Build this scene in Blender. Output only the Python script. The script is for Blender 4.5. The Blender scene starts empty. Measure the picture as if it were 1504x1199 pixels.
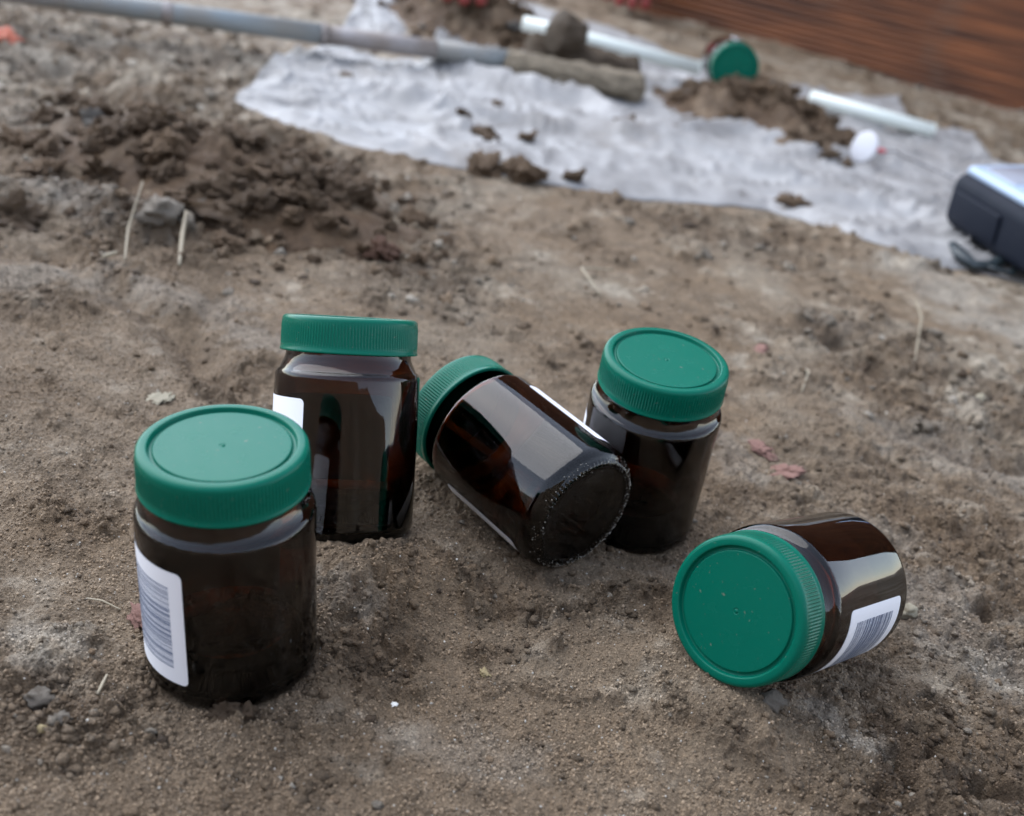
import bpy, bmesh, math, random
import numpy as np
from mathutils import Vector, Matrix

# ------------------------------------------------------------------ camera, sky, sun, exposure
scene = bpy.context.scene
COL = scene.collection
FPX, CX, CY = 1750.0, 752.0, 599.5            # focal length and centre in photo pixels (1504 wide)
CAM_H = 0.337
ROWS = np.array([[0.983255, 0.182236, 0.0],      # camera right / down / forward -> world
                 [0.081313, -0.438726, 0.894934],
                 [0.163089, -0.879949, -0.446198]])
cam_data = bpy.data.cameras.new('camera')
cam = bpy.data.objects.new('camera', cam_data)
COL.objects.link(cam)
scene.camera = cam
R3 = Matrix(((ROWS[0][0], -ROWS[0][1], -ROWS[0][2]),
             (ROWS[1][0], -ROWS[1][1], -ROWS[1][2]),
             (ROWS[2][0], -ROWS[2][1], -ROWS[2][2])))
cam.matrix_world = Matrix.Translation((0, 0, CAM_H)) @ R3.to_4x4()
cam_data.sensor_width = 36.0
cam_data.lens = FPX / 1504 * 36.0
cam_data.clip_start = 0.01
cam_data.clip_end = 400.0
cam_data.dof.use_dof = True
cam_data.dof.focus_distance = 0.545
cam_data.dof.aperture_fstop = 7.8

world = bpy.data.worlds.new('World')
scene.world = world
world.use_nodes = True
nt = world.node_tree
bg = nt.nodes['Background']
sky = nt.nodes.new('ShaderNodeTexSky')
sky.sky_type = 'NISHITA'
sky.sun_disc = False
SUN_EL, SUN_ROT = math.radians(52), math.radians(-55)
sky.sun_elevation = SUN_EL
sky.sun_rotation = SUN_ROT
sky.air_density = 1.0
sky.dust_density = 0.25
sky.ozone_density = 1.0
hs = nt.nodes.new('ShaderNodeHueSaturation')     # overcast: the blue is washed out
hs.inputs['Saturation'].default_value = 0.55
nt.links.new(sky.outputs['Color'], hs.inputs['Color'])
nt.links.new(hs.outputs['Color'], bg.inputs['Color'])
bg.inputs['Strength'].default_value = 0.15

sun_data = bpy.data.lights.new('sun', 'SUN')
sun_data.energy = 1.0
sun_data.angle = math.radians(70)
sun_data.color = (1.0, 0.98, 0.96)
sun = bpy.data.objects.new('sun', sun_data)
COL.objects.link(sun)
sd = Vector((math.sin(SUN_ROT) * math.cos(SUN_EL), math.cos(SUN_ROT) * math.cos(SUN_EL), math.sin(SUN_EL)))
sun.rotation_euler = sd.to_track_quat('Z', 'Y').to_euler()

scene.view_settings.view_transform = 'Standard'
scene.view_settings.look = 'None'
scene.view_settings.gamma = 1.0
scene.view_settings.exposure = 1.68
scene.view_settings.use_curve_mapping = False
scene.render.engine = 'CYCLES'
scene.cycles.use_denoising = True
scene.cycles.denoiser = 'OPENIMAGEDENOISE'
scene.cycles.denoising_input_passes = 'RGB_ALBEDO_NORMAL'
scene.cycles.denoising_prefilter = 'ACCURATE'
scene.cycles.max_bounces = 14
scene.cycles.transmission_bounces = 12
scene.cycles.glossy_bounces = 6
scene.cycles.caustics_refractive = True
scene.cycles.blur_glossy = 0.5

random.seed(7)
rng = np.random.default_rng(11)


# ------------------------------------------------------------------ helpers
def ray(px, py):
    d = ROWS @ np.array([(px - CX) / FPX, (py - CY) / FPX, 1.0])
    return d / np.linalg.norm(d)


def G(px, py, z=0.0):
    """world point where the photo shows (px, py), at height z"""
    d = ray(px, py)
    t = (z - CAM_H) / d[2]
    return Vector((d[0] * t, d[1] * t, z))


def tag(o, label=None, cat=None, group=None, kind=None):
    if label: o['label'] = label
    if cat: o['category'] = cat
    if group: o['group'] = group
    if kind: o['kind'] = kind
    return o


def empty(name, loc=(0, 0, 0)):
    o = bpy.data.objects.new(name, None)
    o.empty_display_size = 0.02
    COL.objects.link(o)
    o.location = loc
    return o


def obj(name, me, mat=None, parent=None, smooth=True):
    o = bpy.data.objects.new(name, me)
    COL.objects.link(o)
    if mat is not None and not me.materials:
        me.materials.append(mat)
    if smooth:
        me.polygons.foreach_set('use_smooth', np.ones(len(me.polygons), dtype=bool))
    if parent is not None:
        o.parent = parent
    return o


def mesh_np(name, verts, faces):
    """faces: (n,k) int array"""
    me = bpy.data.meshes.new(name)
    verts = np.asarray(verts, dtype=np.float32)
    faces = np.asarray(faces, dtype=np.int32)
    n, k = faces.shape
    me.vertices.add(len(verts)); me.vertices.foreach_set('co', verts.ravel())
    me.loops.add(n * k); me.loops.foreach_set('vertex_index', faces.ravel())
    me.polygons.add(n)
    me.polygons.foreach_set('loop_start', np.arange(0, n * k, k, dtype=np.int32))
    me.update(calc_edges=True)
    me.validate()
    return me


def bm_mesh(name, bm):
    me = bpy.data.meshes.new(name)
    bmesh.ops.recalc_face_normals(bm, faces=bm.faces)
    bm.to_mesh(me); bm.free()
    return me


def grid_faces(rows, cols, wrap=False):
    i = np.arange(rows - 1)[:, None]
    j = np.arange(cols if wrap else cols - 1)[None, :]
    j2 = (j + 1) % cols
    a = i * cols + j; b = i * cols + j2; c = (i + 1) * cols + j2; d = (i + 1) * cols + j
    return np.stack([a, b, c, d], -1).reshape(-1, 4)


def lathe(name, prof, seg, fn=None):
    """prof: list of (r, z); fn(ridx, theta, r, z) -> r, z arrays"""
    th = np.linspace(0, 2 * np.pi, seg, endpoint=False)
    V = []
    for i, (r, z) in enumerate(prof):
        rr, zz = np.full(seg, r), np.full(seg, z)
        if fn: rr, zz = fn(i, th, rr, zz)
        V.append(np.stack([rr * np.cos(th), rr * np.sin(th), zz], -1))
    return mesh_np(name, np.concatenate(V), grid_faces(len(prof), seg, True))


def tube_mesh(name, pts, rad, seg=12, caps=True, flat=1.0):
    pts = [Vector(p) for p in pts]
    if not isinstance(rad, (list, tuple)): rad = [rad] * len(pts)
    bm = bmesh.new()
    rings = []
    up = Vector((0, 0, 1))
    for i, p in enumerate(pts):
        t = (pts[min(i + 1, len(pts) - 1)] - pts[max(i - 1, 0)]).normalized()
        u = up.cross(t)
        if u.length < 1e-3: u = Vector((1, 0, 0)).cross(t)
        u.normalize(); v = t.cross(u)
        rings.append([bm.verts.new(p + rad[i] * (math.cos(a) * u + flat * math.sin(a) * v))
                      for a in [2 * math.pi * k / seg for k in range(seg)]])
    for a, b in zip(rings[:-1], rings[1:]):
        for k in range(seg):
            bm.faces.new((a[k], a[(k + 1) % seg], b[(k + 1) % seg], b[k]))
    if caps:
        bm.faces.new(rings[0][::-1]); bm.faces.new(rings[-1])
    return bm_mesh(name, bm)


# ---- numpy noise
def _hash(ix, iy, s):
    h = (ix.astype(np.int64) * 374761393 + iy.astype(np.int64) * 668265263 + s * 974634777) & 0x7fffffff
    h = ((h ^ (h >> 13)) * 1274126177) & 0x7fffffff
    h = (h ^ (h >> 16)) & 0x7fffffff
    return h


def _rnd(ix, iy, s):
    return _hash(ix, iy, s).astype(np.float32) / 2147483647.0


def pnoise(x, y, s=0):
    ix = np.floor(x).astype(np.int64); iy = np.floor(y).astype(np.int64)
    fx = (x - ix).astype(np.float32); fy = (y - iy).astype(np.float32)
    u = fx * fx * fx * (fx * (fx * 6 - 15) + 10); v = fy * fy * fy * (fy * (fy * 6 - 15) + 10)

    def g(dx, dy):
        a = _rnd(ix + dx, iy + dy, s) * np.float32(2 * np.pi)
        return np.cos(a) * (fx - dx) + np.sin(a) * (fy - dy)
    n0 = g(0, 0) * (1 - u) + g(1, 0) * u
    n1 = g(0, 1) * (1 - u) + g(1, 1) * u
    return (n0 * (1 - v) + n1 * v) * 1.5


def fbm(x, y, s=0, o=4, gain=0.5):
    t = 0; a = 1.0; tot = 0
    for k in range(o):
        t = t + a * pnoise(x * 2 ** k + 17.3 * k, y * 2 ** k - 9.1 * k, s + k)
        tot += a; a *= gain
    return t / tot ** 0.7


def worley(x, y, s=0):
    ix = np.floor(x).astype(np.int64); iy = np.floor(y).astype(np.int64)
    d1 = np.full(x.shape, 9.0, dtype=np.float32)
    hh = np.zeros(x.shape, dtype=np.float32)
    for dx in (-1, 0, 1):
        for dy in (-1, 0, 1):
            jx, jy = ix + dx, iy + dy
            px_ = jx + _rnd(jx, jy, s); py_ = jy + _rnd(jx, jy, s + 5)
            d = (x - px_) ** 2 + (y - py_) ** 2
            m = d < d1
            d1 = np.where(m, d, d1); hh = np.where(m, _rnd(jx, jy, s + 9), hh)
    return np.sqrt(d1), hh


def sstep(a, b, x):
    t = np.clip((x - a) / (b - a), 0, 1)
    return t * t * (3 - 2 * t)


def segdist(x, y, pts):
    """distance to a polyline"""
    best = np.full(x.shape, 1e9)
    for (ax, ay), (bx_, by_) in zip(pts[:-1], pts[1:]):
        dx, dy = bx_ - ax, by_ - ay
        t = np.clip(((x - ax) * dx + (y - ay) * dy) / (dx * dx + dy * dy), 0, 1)
        best = np.minimum(best, np.hypot(x - ax - t * dx, y - ay - t * dy))
    return best


def P2(*pp):
    return [tuple(G(a, b)[:2]) for a, b in pp]


# ------------------------------------------------------------------ materials
def mat_new(name):
    m = bpy.data.materials.new(name)
    m.use_nodes = True
    return m, m.node_tree, m.node_tree.nodes['Principled BSDF']


def mat_plain(name, color, rough=0.5, spec=0.5, noise=None, bump=None, metal=0.0, coat=0.0, sheen=None):
    m, t, b = mat_new(name)
    b.inputs['Base Color'].default_value = (*color, 1)
    b.inputs['Roughness'].default_value = rough
    b.inputs['Specular IOR Level'].default_value = spec
    b.inputs['Metallic'].default_value = metal
    b.inputs['Coat Weight'].default_value = coat
    tc = t.nodes.new('ShaderNodeTexCoord')
    if noise:
        scale, amount, dark = noise
        n = t.nodes.new('ShaderNodeTexNoise')
        n.inputs['Scale'].default_value = scale; n.inputs['Detail'].default_value = 6
        t.links.new(tc.outputs['Object'], n.inputs['Vector'])
        r = t.nodes.new('ShaderNodeValToRGB')
        r.color_ramp.elements[0].position = 0.35; r.color_ramp.elements[1].position = 0.68
        r.color_ramp.elements[0].color = (*[c * (1 - amount) + d * amount for c, d in zip(color, dark)], 1)
        r.color_ramp.elements[1].color = (*color, 1)
        t.links.new(n.outputs['Fac'], r.inputs['Fac'])
        t.links.new(r.outputs['Color'], b.inputs['Base Color'])
    if bump:
        scale, dist = bump
        n2 = t.nodes.new('ShaderNodeTexNoise')
        n2.inputs['Scale'].default_value = scale; n2.inputs['Detail'].default_value = 5
        t.links.new(tc.outputs['Object'], n2.inputs['Vector'])
        bp = t.nodes.new('ShaderNodeBump'); bp.inputs['Distance'].default_value = dist
        t.links.new(n2.outputs['Fac'], bp.inputs['Height'])
        t.links.new(bp.outputs['Normal'], b.inputs['Normal'])
    return m


def mat_soil(name, use_attr=True, color=(0.13, 0.10, 0.075)):
    m, t, b = mat_new(name)
    b.inputs['Roughness'].default_value = 0.68
    b.inputs['Specular IOR Level'].default_value = 0.3
    tc = t.nodes.new('ShaderNodeTexCoord')
    if use_attr:
        src = t.nodes.new('ShaderNodeAttribute'); src.attribute_name = 'Col'; out = src.outputs['Color']
    else:
        oi = t.nodes.new('ShaderNodeObjectInfo')
        rr = t.nodes.new('ShaderNodeValToRGB')
        rr.color_ramp.elements[0].color = (*[c * 0.7 for c in color], 1)
        rr.color_ramp.elements[1].color = (*[c * 1.25 for c in color], 1)
        t.links.new(oi.outputs['Random'], rr.inputs['Fac']); out = rr.outputs['Color']
    n = t.nodes.new('ShaderNodeTexNoise')
    n.inputs['Scale'].default_value = 900; n.inputs['Detail'].default_value = 4; n.inputs['Roughness'].default_value = 0.7
    t.links.new(tc.outputs['Object'], n.inputs['Vector'])
    n3 = t.nodes.new('ShaderNodeTexNoise')
    n3.inputs['Scale'].default_value = 60; n3.inputs['Detail'].default_value = 8; n3.inputs['Roughness'].default_value = 0.65
    t.links.new(tc.outputs['Object'], n3.inputs['Vector'])
    mr = t.nodes.new('ShaderNodeMapRange')
    mr.inputs['From Min'].default_value = 0.3; mr.inputs['From Max'].default_value = 0.72
    mr.inputs['To Min'].default_value = 0.6; mr.inputs['To Max'].default_value = 1.5
    t.links.new(n.outputs['Fac'], mr.inputs['Value'])
    mr3 = t.nodes.new('ShaderNodeMapRange')
    mr3.inputs['From Min'].default_value = 0.32; mr3.inputs['From Max'].default_value = 0.7
    mr3.inputs['To Min'].default_value = 0.72; mr3.inputs['To Max'].default_value = 1.3
    t.links.new(n3.outputs['Fac'], mr3.inputs['Value'])
    mm = t.nodes.new('ShaderNodeMath'); mm.operation = 'MULTIPLY'
    t.links.new(mr.outputs[0], mm.inputs[0]); t.links.new(mr3.outputs[0], mm.inputs[1])
    mx = t.nodes.new('ShaderNodeVectorMath'); mx.operation = 'SCALE'
    t.links.new(out, mx.inputs[0]); t.links.new(mm.outputs[0], mx.inputs['Scale'])
    t.links.new(mx.outputs[0], b.inputs['Base Color'])
    n2 = t.nodes.new('ShaderNodeTexNoise')
    n2.inputs['Scale'].default_value = 800; n2.inputs['Detail'].default_value = 5; n2.inputs['Roughness'].default_value = 0.65
    t.links.new(tc.outputs['Object'], n2.inputs['Vector'])
    bp = t.nodes.new('ShaderNodeBump'); bp.inputs['Distance'].default_value = 0.0032; bp.inputs['Strength'].default_value = 1.0
    t.links.new(n2.outputs['Fac'], bp.inputs['Height'])
    t.links.new(bp.outputs['Normal'], b.inputs['Normal'])
    return m


def mat_glass(name):
    m, t, b = mat_new(name)
    b.inputs['Base Color'].default_value = (1, 1, 1, 1)
    va = t.nodes.new('ShaderNodeVolumeAbsorption')          # amber glass: the wall itself soaks up the light
    va.inputs['Color'].default_value = (0.64, 0.41, 0.02, 1)
    va.inputs['Density'].default_value = 1350.0
    t.links.new(va.outputs[0], t.nodes['Material Output'].inputs['Volume'])
    b.inputs['Transmission Weight'].default_value = 1.0
    b.inputs['Roughness'].default_value = 0.015
    b.inputs['IOR'].default_value = 1.47
    return m


def mat_lid():
    m, t, b = mat_new('green_lid_plastic')
    b.inputs['Base Color'].default_value = (0.0, 0.114, 0.073, 1)
    b.inputs['Roughness'].default_value = 0.28
    b.inputs['Specular IOR Level'].default_value = 0.16
    b.inputs['Subsurface Weight'].default_value = 0.0
    tc = t.nodes.new('ShaderNodeTexCoord')
    n = t.nodes.new('ShaderNodeTexNoise'); n.inputs['Scale'].default_value = 120; n.inputs['Detail'].default_value = 6
    t.links.new(tc.outputs['Object'], n.inputs['Vector'])
    mr = t.nodes.new('ShaderNodeMapRange')
    mr.inputs['To Min'].default_value = 0.16; mr.inputs['To Max'].default_value = 0.34
    t.links.new(n.outputs['Fac'], mr.inputs['Value']); t.links.new(mr.outputs[0], b.inputs['Roughness'])
    nd = t.nodes.new('ShaderNodeTexNoise'); nd.inputs['Scale'].default_value = 420; nd.inputs['Detail'].default_value = 4
    t.links.new(tc.outputs['Object'], nd.inputs['Vector'])
    rd = t.nodes.new('ShaderNodeValToRGB'); rd.color_ramp.elements[0].position = 0.68; rd.color_ramp.elements[1].position = 0.80
    t.links.new(nd.outputs['Fac'], rd.inputs['Fac'])
    md = t.nodes.new('ShaderNodeMix'); md.data_type = 'RGBA'
    md.inputs[6].default_value = (0.0, 0.114, 0.073, 1); md.inputs[7].default_value = (0.16, 0.17, 0.13, 1)
    t.links.new(rd.outputs['Color'], md.inputs[0]); t.links.new(md.outputs[2], b.inputs['Base Color'])
    n2 = t.nodes.new('ShaderNodeTexNoise'); n2.inputs['Scale'].default_value = 2600; n2.inputs['Detail'].default_value = 2
    t.links.new(tc.outputs['Object'], n2.inputs['Vector'])
    bp = t.nodes.new('ShaderNodeBump'); bp.inputs['Distance'].default_value = 0.00008; bp.inputs['Strength'].default_value = 0.5
    t.links.new(n2.outputs['Fac'], bp.inputs['Height']); t.links.new(bp.outputs['Normal'], b.inputs['Normal'])
    return m


M_SOIL = mat_soil('soil')
M_CLOD = mat_soil('clod_soil', False, (0.20, 0.134, 0.082))
M_CLODG = mat_soil('clod_grey', False, (0.19, 0.175, 0.155))
M_GLASS = mat_glass('amber_glass')
M_LID = mat_lid()
M_LABEL = mat_plain('label_paper', (0.86, 0.87, 0.92), 0.45, noise=(90, 0.06, (0.7, 0.7, 0.74)))
M_BAR = mat_plain('barcode_ink', (0.06, 0.10, 0.20), 0.5)
M_STRAW = mat_plain('straw', (0.28, 0.24, 0.175), 0.6, noise=(300, 0.5, (0.3, 0.25, 0.16)))

# ------------------------------------------------------------------ jar poses (metres)
JH, JR, LR, LH = 0.107, 0.035, 0.0328, 0.017
POSE = {
    'A': ((-0.0965, 0.3951, -0.0017), (-0.0874, -0.0342, 0.9956)),
    'B': ((-0.0716, 0.4905, 0.0067), (-0.1245, 0.3703, 0.9205)),
    'C': ((0.0450, 0.5030, 0.0358), (-0.708, 0.7026, 0.0706)),
    'D': ((0.0750, 0.5749, -0.0056), (-0.0154, -0.1136, 0.9934)),
    'E': ((0.1763, 0.5023, 0.0259), (-0.6296, -0.7423, 0.2294)),
}


# ------------------------------------------------------------------ terrain
FURROWS = [  # polyline in photo pixels, half width, depth (m)
    (P2((60, 375), (200, 440), (290, 512), (330, 570)), 0.014, 0.008),
    (P2((318, 430), (290, 480), (285, 520)), 0.012, 0.007),
    (P2((90, 105), (180, 140), (275, 155)), 0.035, 0.030),
    (P2((0, 320), (120, 345), (240, 362)), 0.016, 0.010),
    (P2((0, 465), (80, 480)), 0.008, 0.005),
    (P2((690, 395), (800, 420)), 0.012, 0.005),
    (P2((1200, 490), (1300, 555)), 0.018, 0.009),
    (P2((1320, 630), (1440, 680), (1560, 700)), 0.016, 0.008),
    (P2((700, 905), (800, 912), (900, 890)), 0.006, 0.003),
]
RIDGES = [
    (P2((0, 292), (110, 300), (240, 335)), 0.022, 0.014),
    (P2((0, 410), (160, 400), (260, 450)), 0.020, 0.006),
    (P2((1180, 480), (1290, 520), (1360, 540)), 0.014, 0.006),
    (P2((1240, 350), (1380, 420), (1560, 470)), 0.030, 0.010),
    (P2((620, 860), (780, 880), (960, 860)), 0.012, 0.003),
]
ROUGH = [  # photo pixel, radius (m), strength
    ((540, 960), 0.035, 1.0), ((780, 900), 0.035, 0.7), ((700, 850), 0.03, 0.6), ((950, 880), 0.03, 0.6),
    ((80, 1040), 0.05, 1.0), ((430, 1120), 0.04, 0.5), ((1380, 1130), 0.07, 1.0), ((1450, 1000), 0.07, 0.9),
    ((1420, 820), 0.10, 0.9), ((1280, 690), 0.08, 0.7), ((1430, 600), 0.14, 0.8), ((1230, 500), 0.07, 0.8),
    ((120, 770), 0.03, 0.6), ((950, 600), 0.04, 0.5), ((620, 400), 0.08, 0.7), ((330, 270), 0.25, 1.0),
    ((150, 270), 0.2, 0.8), ((60, 80), 0.4, 0.8), ((1450, 200), 0.3, 0.6), ((980, 320), 0.12, 0.6),
    ((1120, 350), 0.12, 0.6), ((640, 440), 0.04, 0.5), ((1090, 770), 0.04, 0.5), ((300, 460), 0.04, 0.4),
]
PITS = [(G(x, y), r, d) for x, y, r, d in [
    (1345, 1085, .007, .006), (1310, 1120, .008, .007), (1372, 1120, .006, .006), (1450, 1165, .010, .009),
    (1330, 1160, .007, .006), (1280, 1180, .007, .006), (1365, 1030, .006, .006), (1385, 1065, .004, .004),
    (1448, 905, .007, .006), (1400, 1175, .006, .006), (1490, 1085, .007, .007), (1300, 1060, .006, .005),
    (335, 235, .10, .045), (1250, 505, .02, .006), (1300, 985, .004, .003), (1470, 640, .02, .008),
    (550, 985, .009, .003)]]
_RG = [(G(*p), r, s) for p, r, s in ROUGH]
ROUGH_LINES = [(P2(*p), w, st) for p, w, st in [
    (((600, 840), (680, 870), (730, 885)), 0.008, 1.0), (((690, 900), (760, 915), (830, 912), (900, 890)), 0.009, 1.0),
    (((760, 850), (830, 870), (900, 890), (960, 870)), 0.008, 0.9), (((930, 870), (1000, 885)), 0.008, 0.9), (((690, 960), (800, 960)), 0.009, 0.8),
    (((460, 960), (540, 985), (600, 1000)), 0.013, 1.0), (((480, 900), (560, 930)), 0.008, 0.8), (((380, 1070), (560, 1090)), 0.010, 0.6),
    (((0, 1010), (90, 1020), (190, 1050)), 0.014, 1.0), (((60, 750), (170, 770)), 0.010, 0.7), (((700, 1010), (900, 1040)), 0.008, 0.5),
    (((960, 1060), (1100, 1120), (1200, 1180)), 0.012, 0.7), (((240, 1100), (380, 1150)), 0.010, 0.5), (((1020, 620), (1100, 700)), 0.012, 0.7),
    (((640, 460), (760, 500), (860, 560)), 0.012, 0.6), (((60, 560), (200, 620)), 0.010, 0.4)]]


SHEET_PX = [(345, 150), (430, 188), (560, 226), (720, 258), (850, 281), (1060, 304), (1180, 325), (1330, 376), (1504, 418), (1760, 490), (1720, 330), (1452, 236), (1422, 196),
            (1345, 190), (1318, 144), (1110, 128), (990, 88), (880, 42), (790, 8), (720, -6), (640, 40), (560, 75), (460, 72), (400, 88)]
SHEET_XY = P2(*SHEET_PX)


def under_sheet(x, y):
    ins = np.zeros(x.shape, bool)
    for (x1, y1), (x2, y2) in zip(SHEET_XY, SHEET_XY[1:] + SHEET_XY[:1]):
        ins ^= ((y1 > y) != (y2 > y)) & (x < (x2 - x1) * (y - y1) / (y2 - y1 + 1e-12) + x1)
    return ins


def rough_mask(x, y):
    m = 0.12 + 0.75 * sstep(0.10, 0.6, fbm(x / 0.11, y / 0.11, 31, 4))
    m = m + 0.25 * sstep(0.05, 0.5, fbm(x / 0.03, y / 0.03, 37, 3))
    for c, r, s in _RG:
        k = np.where(np.maximum(np.abs(x - c[0]), np.abs(y - c[1])) < 1.8 * r)[0]
        if not len(k): continue
        xk, yk = x[k], y[k]
        d = np.hypot(xk - c[0], yk - c[1]) / r
        m[k] = np.maximum(m[k], s * (1 - sstep(0.4, 1.25, d + 0.35 * fbm(xk / r * 2, yk / r * 2, 41, 3))))
    for pts, w, st in ROUGH_LINES:
        k = np.where((x > min(p[0] for p in pts) - 2 * w) & (x < max(p[0] for p in pts) + 2 * w) & (y > min(p[1] for p in pts) - 2 * w) & (y < max(p[1] for p in pts) + 2 * w))[0]
        if not len(k): continue
        d = segdist(x[k], y[k], pts) / w + 0.9 * fbm(x[k] / w, y[k] / w, 43, 3, 0.6)
        m[k] = np.maximum(m[k], st * (1 - sstep(0.3, 1.0, d)))
    m = np.where(under_sheet(x, y), m * 0.08, m)
    return np.clip(m, 0, 1)


def natural(x, y):
    z = 0.005 * fbm(x / 0.45 + 3.1, y / 0.45, 1, 3) + 0.0028 * fbm(x / 0.09, y / 0.09, 5, 3)
    far = sstep(0.9, 1.8, y)
    z = z + far * 0.012 * fbm(x / 0.2, y / 0.2, 9, 3)
    z = np.array(z, dtype=np.float64)
    for sg, lst in ((-1, FURROWS), (1, RIDGES)):
        for pts, w, dep in lst:
            ax_, ay_ = zip(*pts)
            k = np.where((x > min(ax_) - 3 * w) & (x < max(ax_) + 3 * w) & (y > min(ay_) - 3 * w) & (y < max(ay_) + 3 * w))
            if not len(k[0]): continue
            xk, yk = x[k], y[k]
            d = segdist(xk + 0.35 * w * fbm(xk / w / 2, yk / w / 2, 51, 2), yk + 0.35 * w * fbm(xk / w / 2, yk / w / 2, 53, 2), pts) / w
            z[k] += sg * dep * np.exp(-d * d * 1.3)
    return z


def imprint(x, y, z):
    ws = np.zeros(x.shape); acc = np.zeros(x.shape)
    for k, (b, a) in POSE.items():
        if k in 'ABD':
            d = np.hypot(x - b[0], y - b[1])
            w = 1 - sstep(0.036, 0.036 + (0.05 if k == 'B' else 0.035), d)
            tz = b[2] - ((x - b[0]) * a[0] + (y - b[1]) * a[1]) / a[2] + 0.0024
            tz = np.clip(tz, b[2] - 0.03, b[2] + 0.03)
        else:
            ah = np.array([a[0], a[1]]); n = np.linalg.norm(ah); ah = ah / n
            s = (x - b[0]) * ah[0] + (y - b[1]) * ah[1]
            q = np.abs(-(x - b[0]) * ah[1] + (y - b[1]) * ah[0])
            e = np.maximum(0, np.maximum(-0.004 - s, s - JH * n))
            d = np.hypot(np.maximum(q - 0.016, 0), e)
            w = 1 - sstep(0.0, 0.045, d)
            sc = np.clip(s, 0, JH * n)
            rr = np.where(sc > (JH - LH) * n, 0.0345, JR)
            tz = b[2] + sc * a[2] / n - JR / math.sqrt(1 - a[2] ** 2) * (n ** 2) * 1.0 + 0.0015
            tz = b[2] + sc * a[2] / n - JR * n + 0.0022
        acc += w * (tz - z); ws += w
    return z + acc / np.maximum(1.0, ws)


def height_base(x, y):
    return imprint(x, y, natural(x, y))


def height_full(x, y):
    z = height_base(x, y)
    m = rough_mask(x, y)
    bl = lambda d: np.sqrt(np.clip(1 - d * d * 1.6, 0, 1))
    k = np.where((m > 0.03) & (y < 1.5))[0]
    if len(k):
        xk, yk, mk = x[k], y[k], m[k]
        wx = xk + 0.003 * fbm(xk / 0.006, yk / 0.006, 61, 2); wy = yk + 0.003 * fbm(xk / 0.006, yk / 0.006, 67, 2)
        d1, h1 = worley(wx / 0.0085, wy / 0.0085, 71)
        d2, h2 = worley(wx / 0.0038, wy / 0.0038, 73)
        gr = np.clip(0.3 * mk + 0.9 * mk * sstep(-0.3, 0.3, fbm(xk / 0.025, yk / 0.025, 69, 3)), 0, 1)
        z[k] += gr * (0.0055 * bl(d1) * (h1 > 0.4) * h1 + 0.0036 * bl(d2) * h2)
        z[k] += mk * 0.006 * fbm(xk / 0.018, yk / 0.018, 83, 4)
    far = sstep(0.85, 1.4, y)
    k = np.where((m > 0.03) & (y > 0.85))[0]
    if len(k):
        xk, yk = x[k], y[k]
        d3, h3 = worley(xk / 0.022 + 0.5 * fbm(xk / 0.02, yk / 0.02, 62, 2), yk / 0.022, 79)
        z[k] += m[k] * far[k] * (0.012 * bl(d3) * h3 * (h3 > 0.35) + 0.008 * fbm(xk / 0.03, yk / 0.03, 84, 3))
    z = z + (0.45 + 0.55 * m) * 0.0013 * fbm(x / 0.006, y / 0.006, 89, 3)
    k = np.where(y < 1.2)[0]
    z[k] += 0.0011 * fbm(x[k] / 0.0024, y[k] / 0.0024, 97, 2)
    for c, r, dep in PITS:
        k = np.where(np.maximum(np.abs(x - c[0]), np.abs(y - c[1])) < 2 * r)[0]
        if not len(k): continue
        xk, yk = x[k], y[k]
        d = np.hypot(xk - c[0], yk - c[1]) / r + 0.45 * fbm(xk / r, yk / r, 91, 3)
        z[k] -= 1.5 * dep * (1 - sstep(0.3, 1.1, d))
    return z, m


STREAKS = [(P2(*p), w, st) for p, w, st in [
    (((0, 285), (110, 300), (240, 335)), 0.04, 0.85), (((0, 90), (120, 60), (320, 90)), 0.10, 0.6), (((20, 180), (140, 200)), 0.08, 0.6),
    (((220, 430), (320, 450), (390, 500)), 0.03, 0.45), (((20, 420), (120, 410)), 0.03, 0.5), (((1330, 640), (1520, 720)), 0.05, 0.6),
    (((1180, 470), (1280, 500)), 0.02, 0.5), (((1360, 420), (1520, 500)), 0.06, 0.7), (((1340, 860), (1400, 960), (1520, 1000)), 0.035, 0.7),
    (((1180, 1060), (1290, 1110)), 0.014, 0.6), (((40, 930), (110, 950)), 0.014, 0.6), (((20, 960), (70, 975)), 0.010, 0.5), (((1060, 640), (1100, 700)), 0.018, 0.5),
    (((900, 600), (1010, 540)), 0.02, 0.35), (((460, 900), (540, 930)), 0.010, 0.45), (((1250, 780), (1330, 800)), 0.02, 0.4), (((600, 1090), (760, 1120)), 0.02, 0.25)]]


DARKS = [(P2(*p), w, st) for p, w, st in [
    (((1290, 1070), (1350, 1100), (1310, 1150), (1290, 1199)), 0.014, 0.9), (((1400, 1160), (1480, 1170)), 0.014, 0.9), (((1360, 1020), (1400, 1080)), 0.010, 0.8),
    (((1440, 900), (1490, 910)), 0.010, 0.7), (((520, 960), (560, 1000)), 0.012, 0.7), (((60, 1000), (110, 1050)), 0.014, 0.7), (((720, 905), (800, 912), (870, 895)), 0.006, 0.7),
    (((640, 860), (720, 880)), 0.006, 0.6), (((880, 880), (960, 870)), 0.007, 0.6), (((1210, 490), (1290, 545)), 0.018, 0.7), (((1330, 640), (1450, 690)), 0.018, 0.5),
    (((560, 385), (660, 420)), 0.03, 0.6), (((950, 320), (1030, 330)), 0.03, 0.6), (((1080, 345), (1150, 370)), 0.03, 0.5), (((150, 430), (280, 505)), 0.012, 0.5)]]


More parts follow.
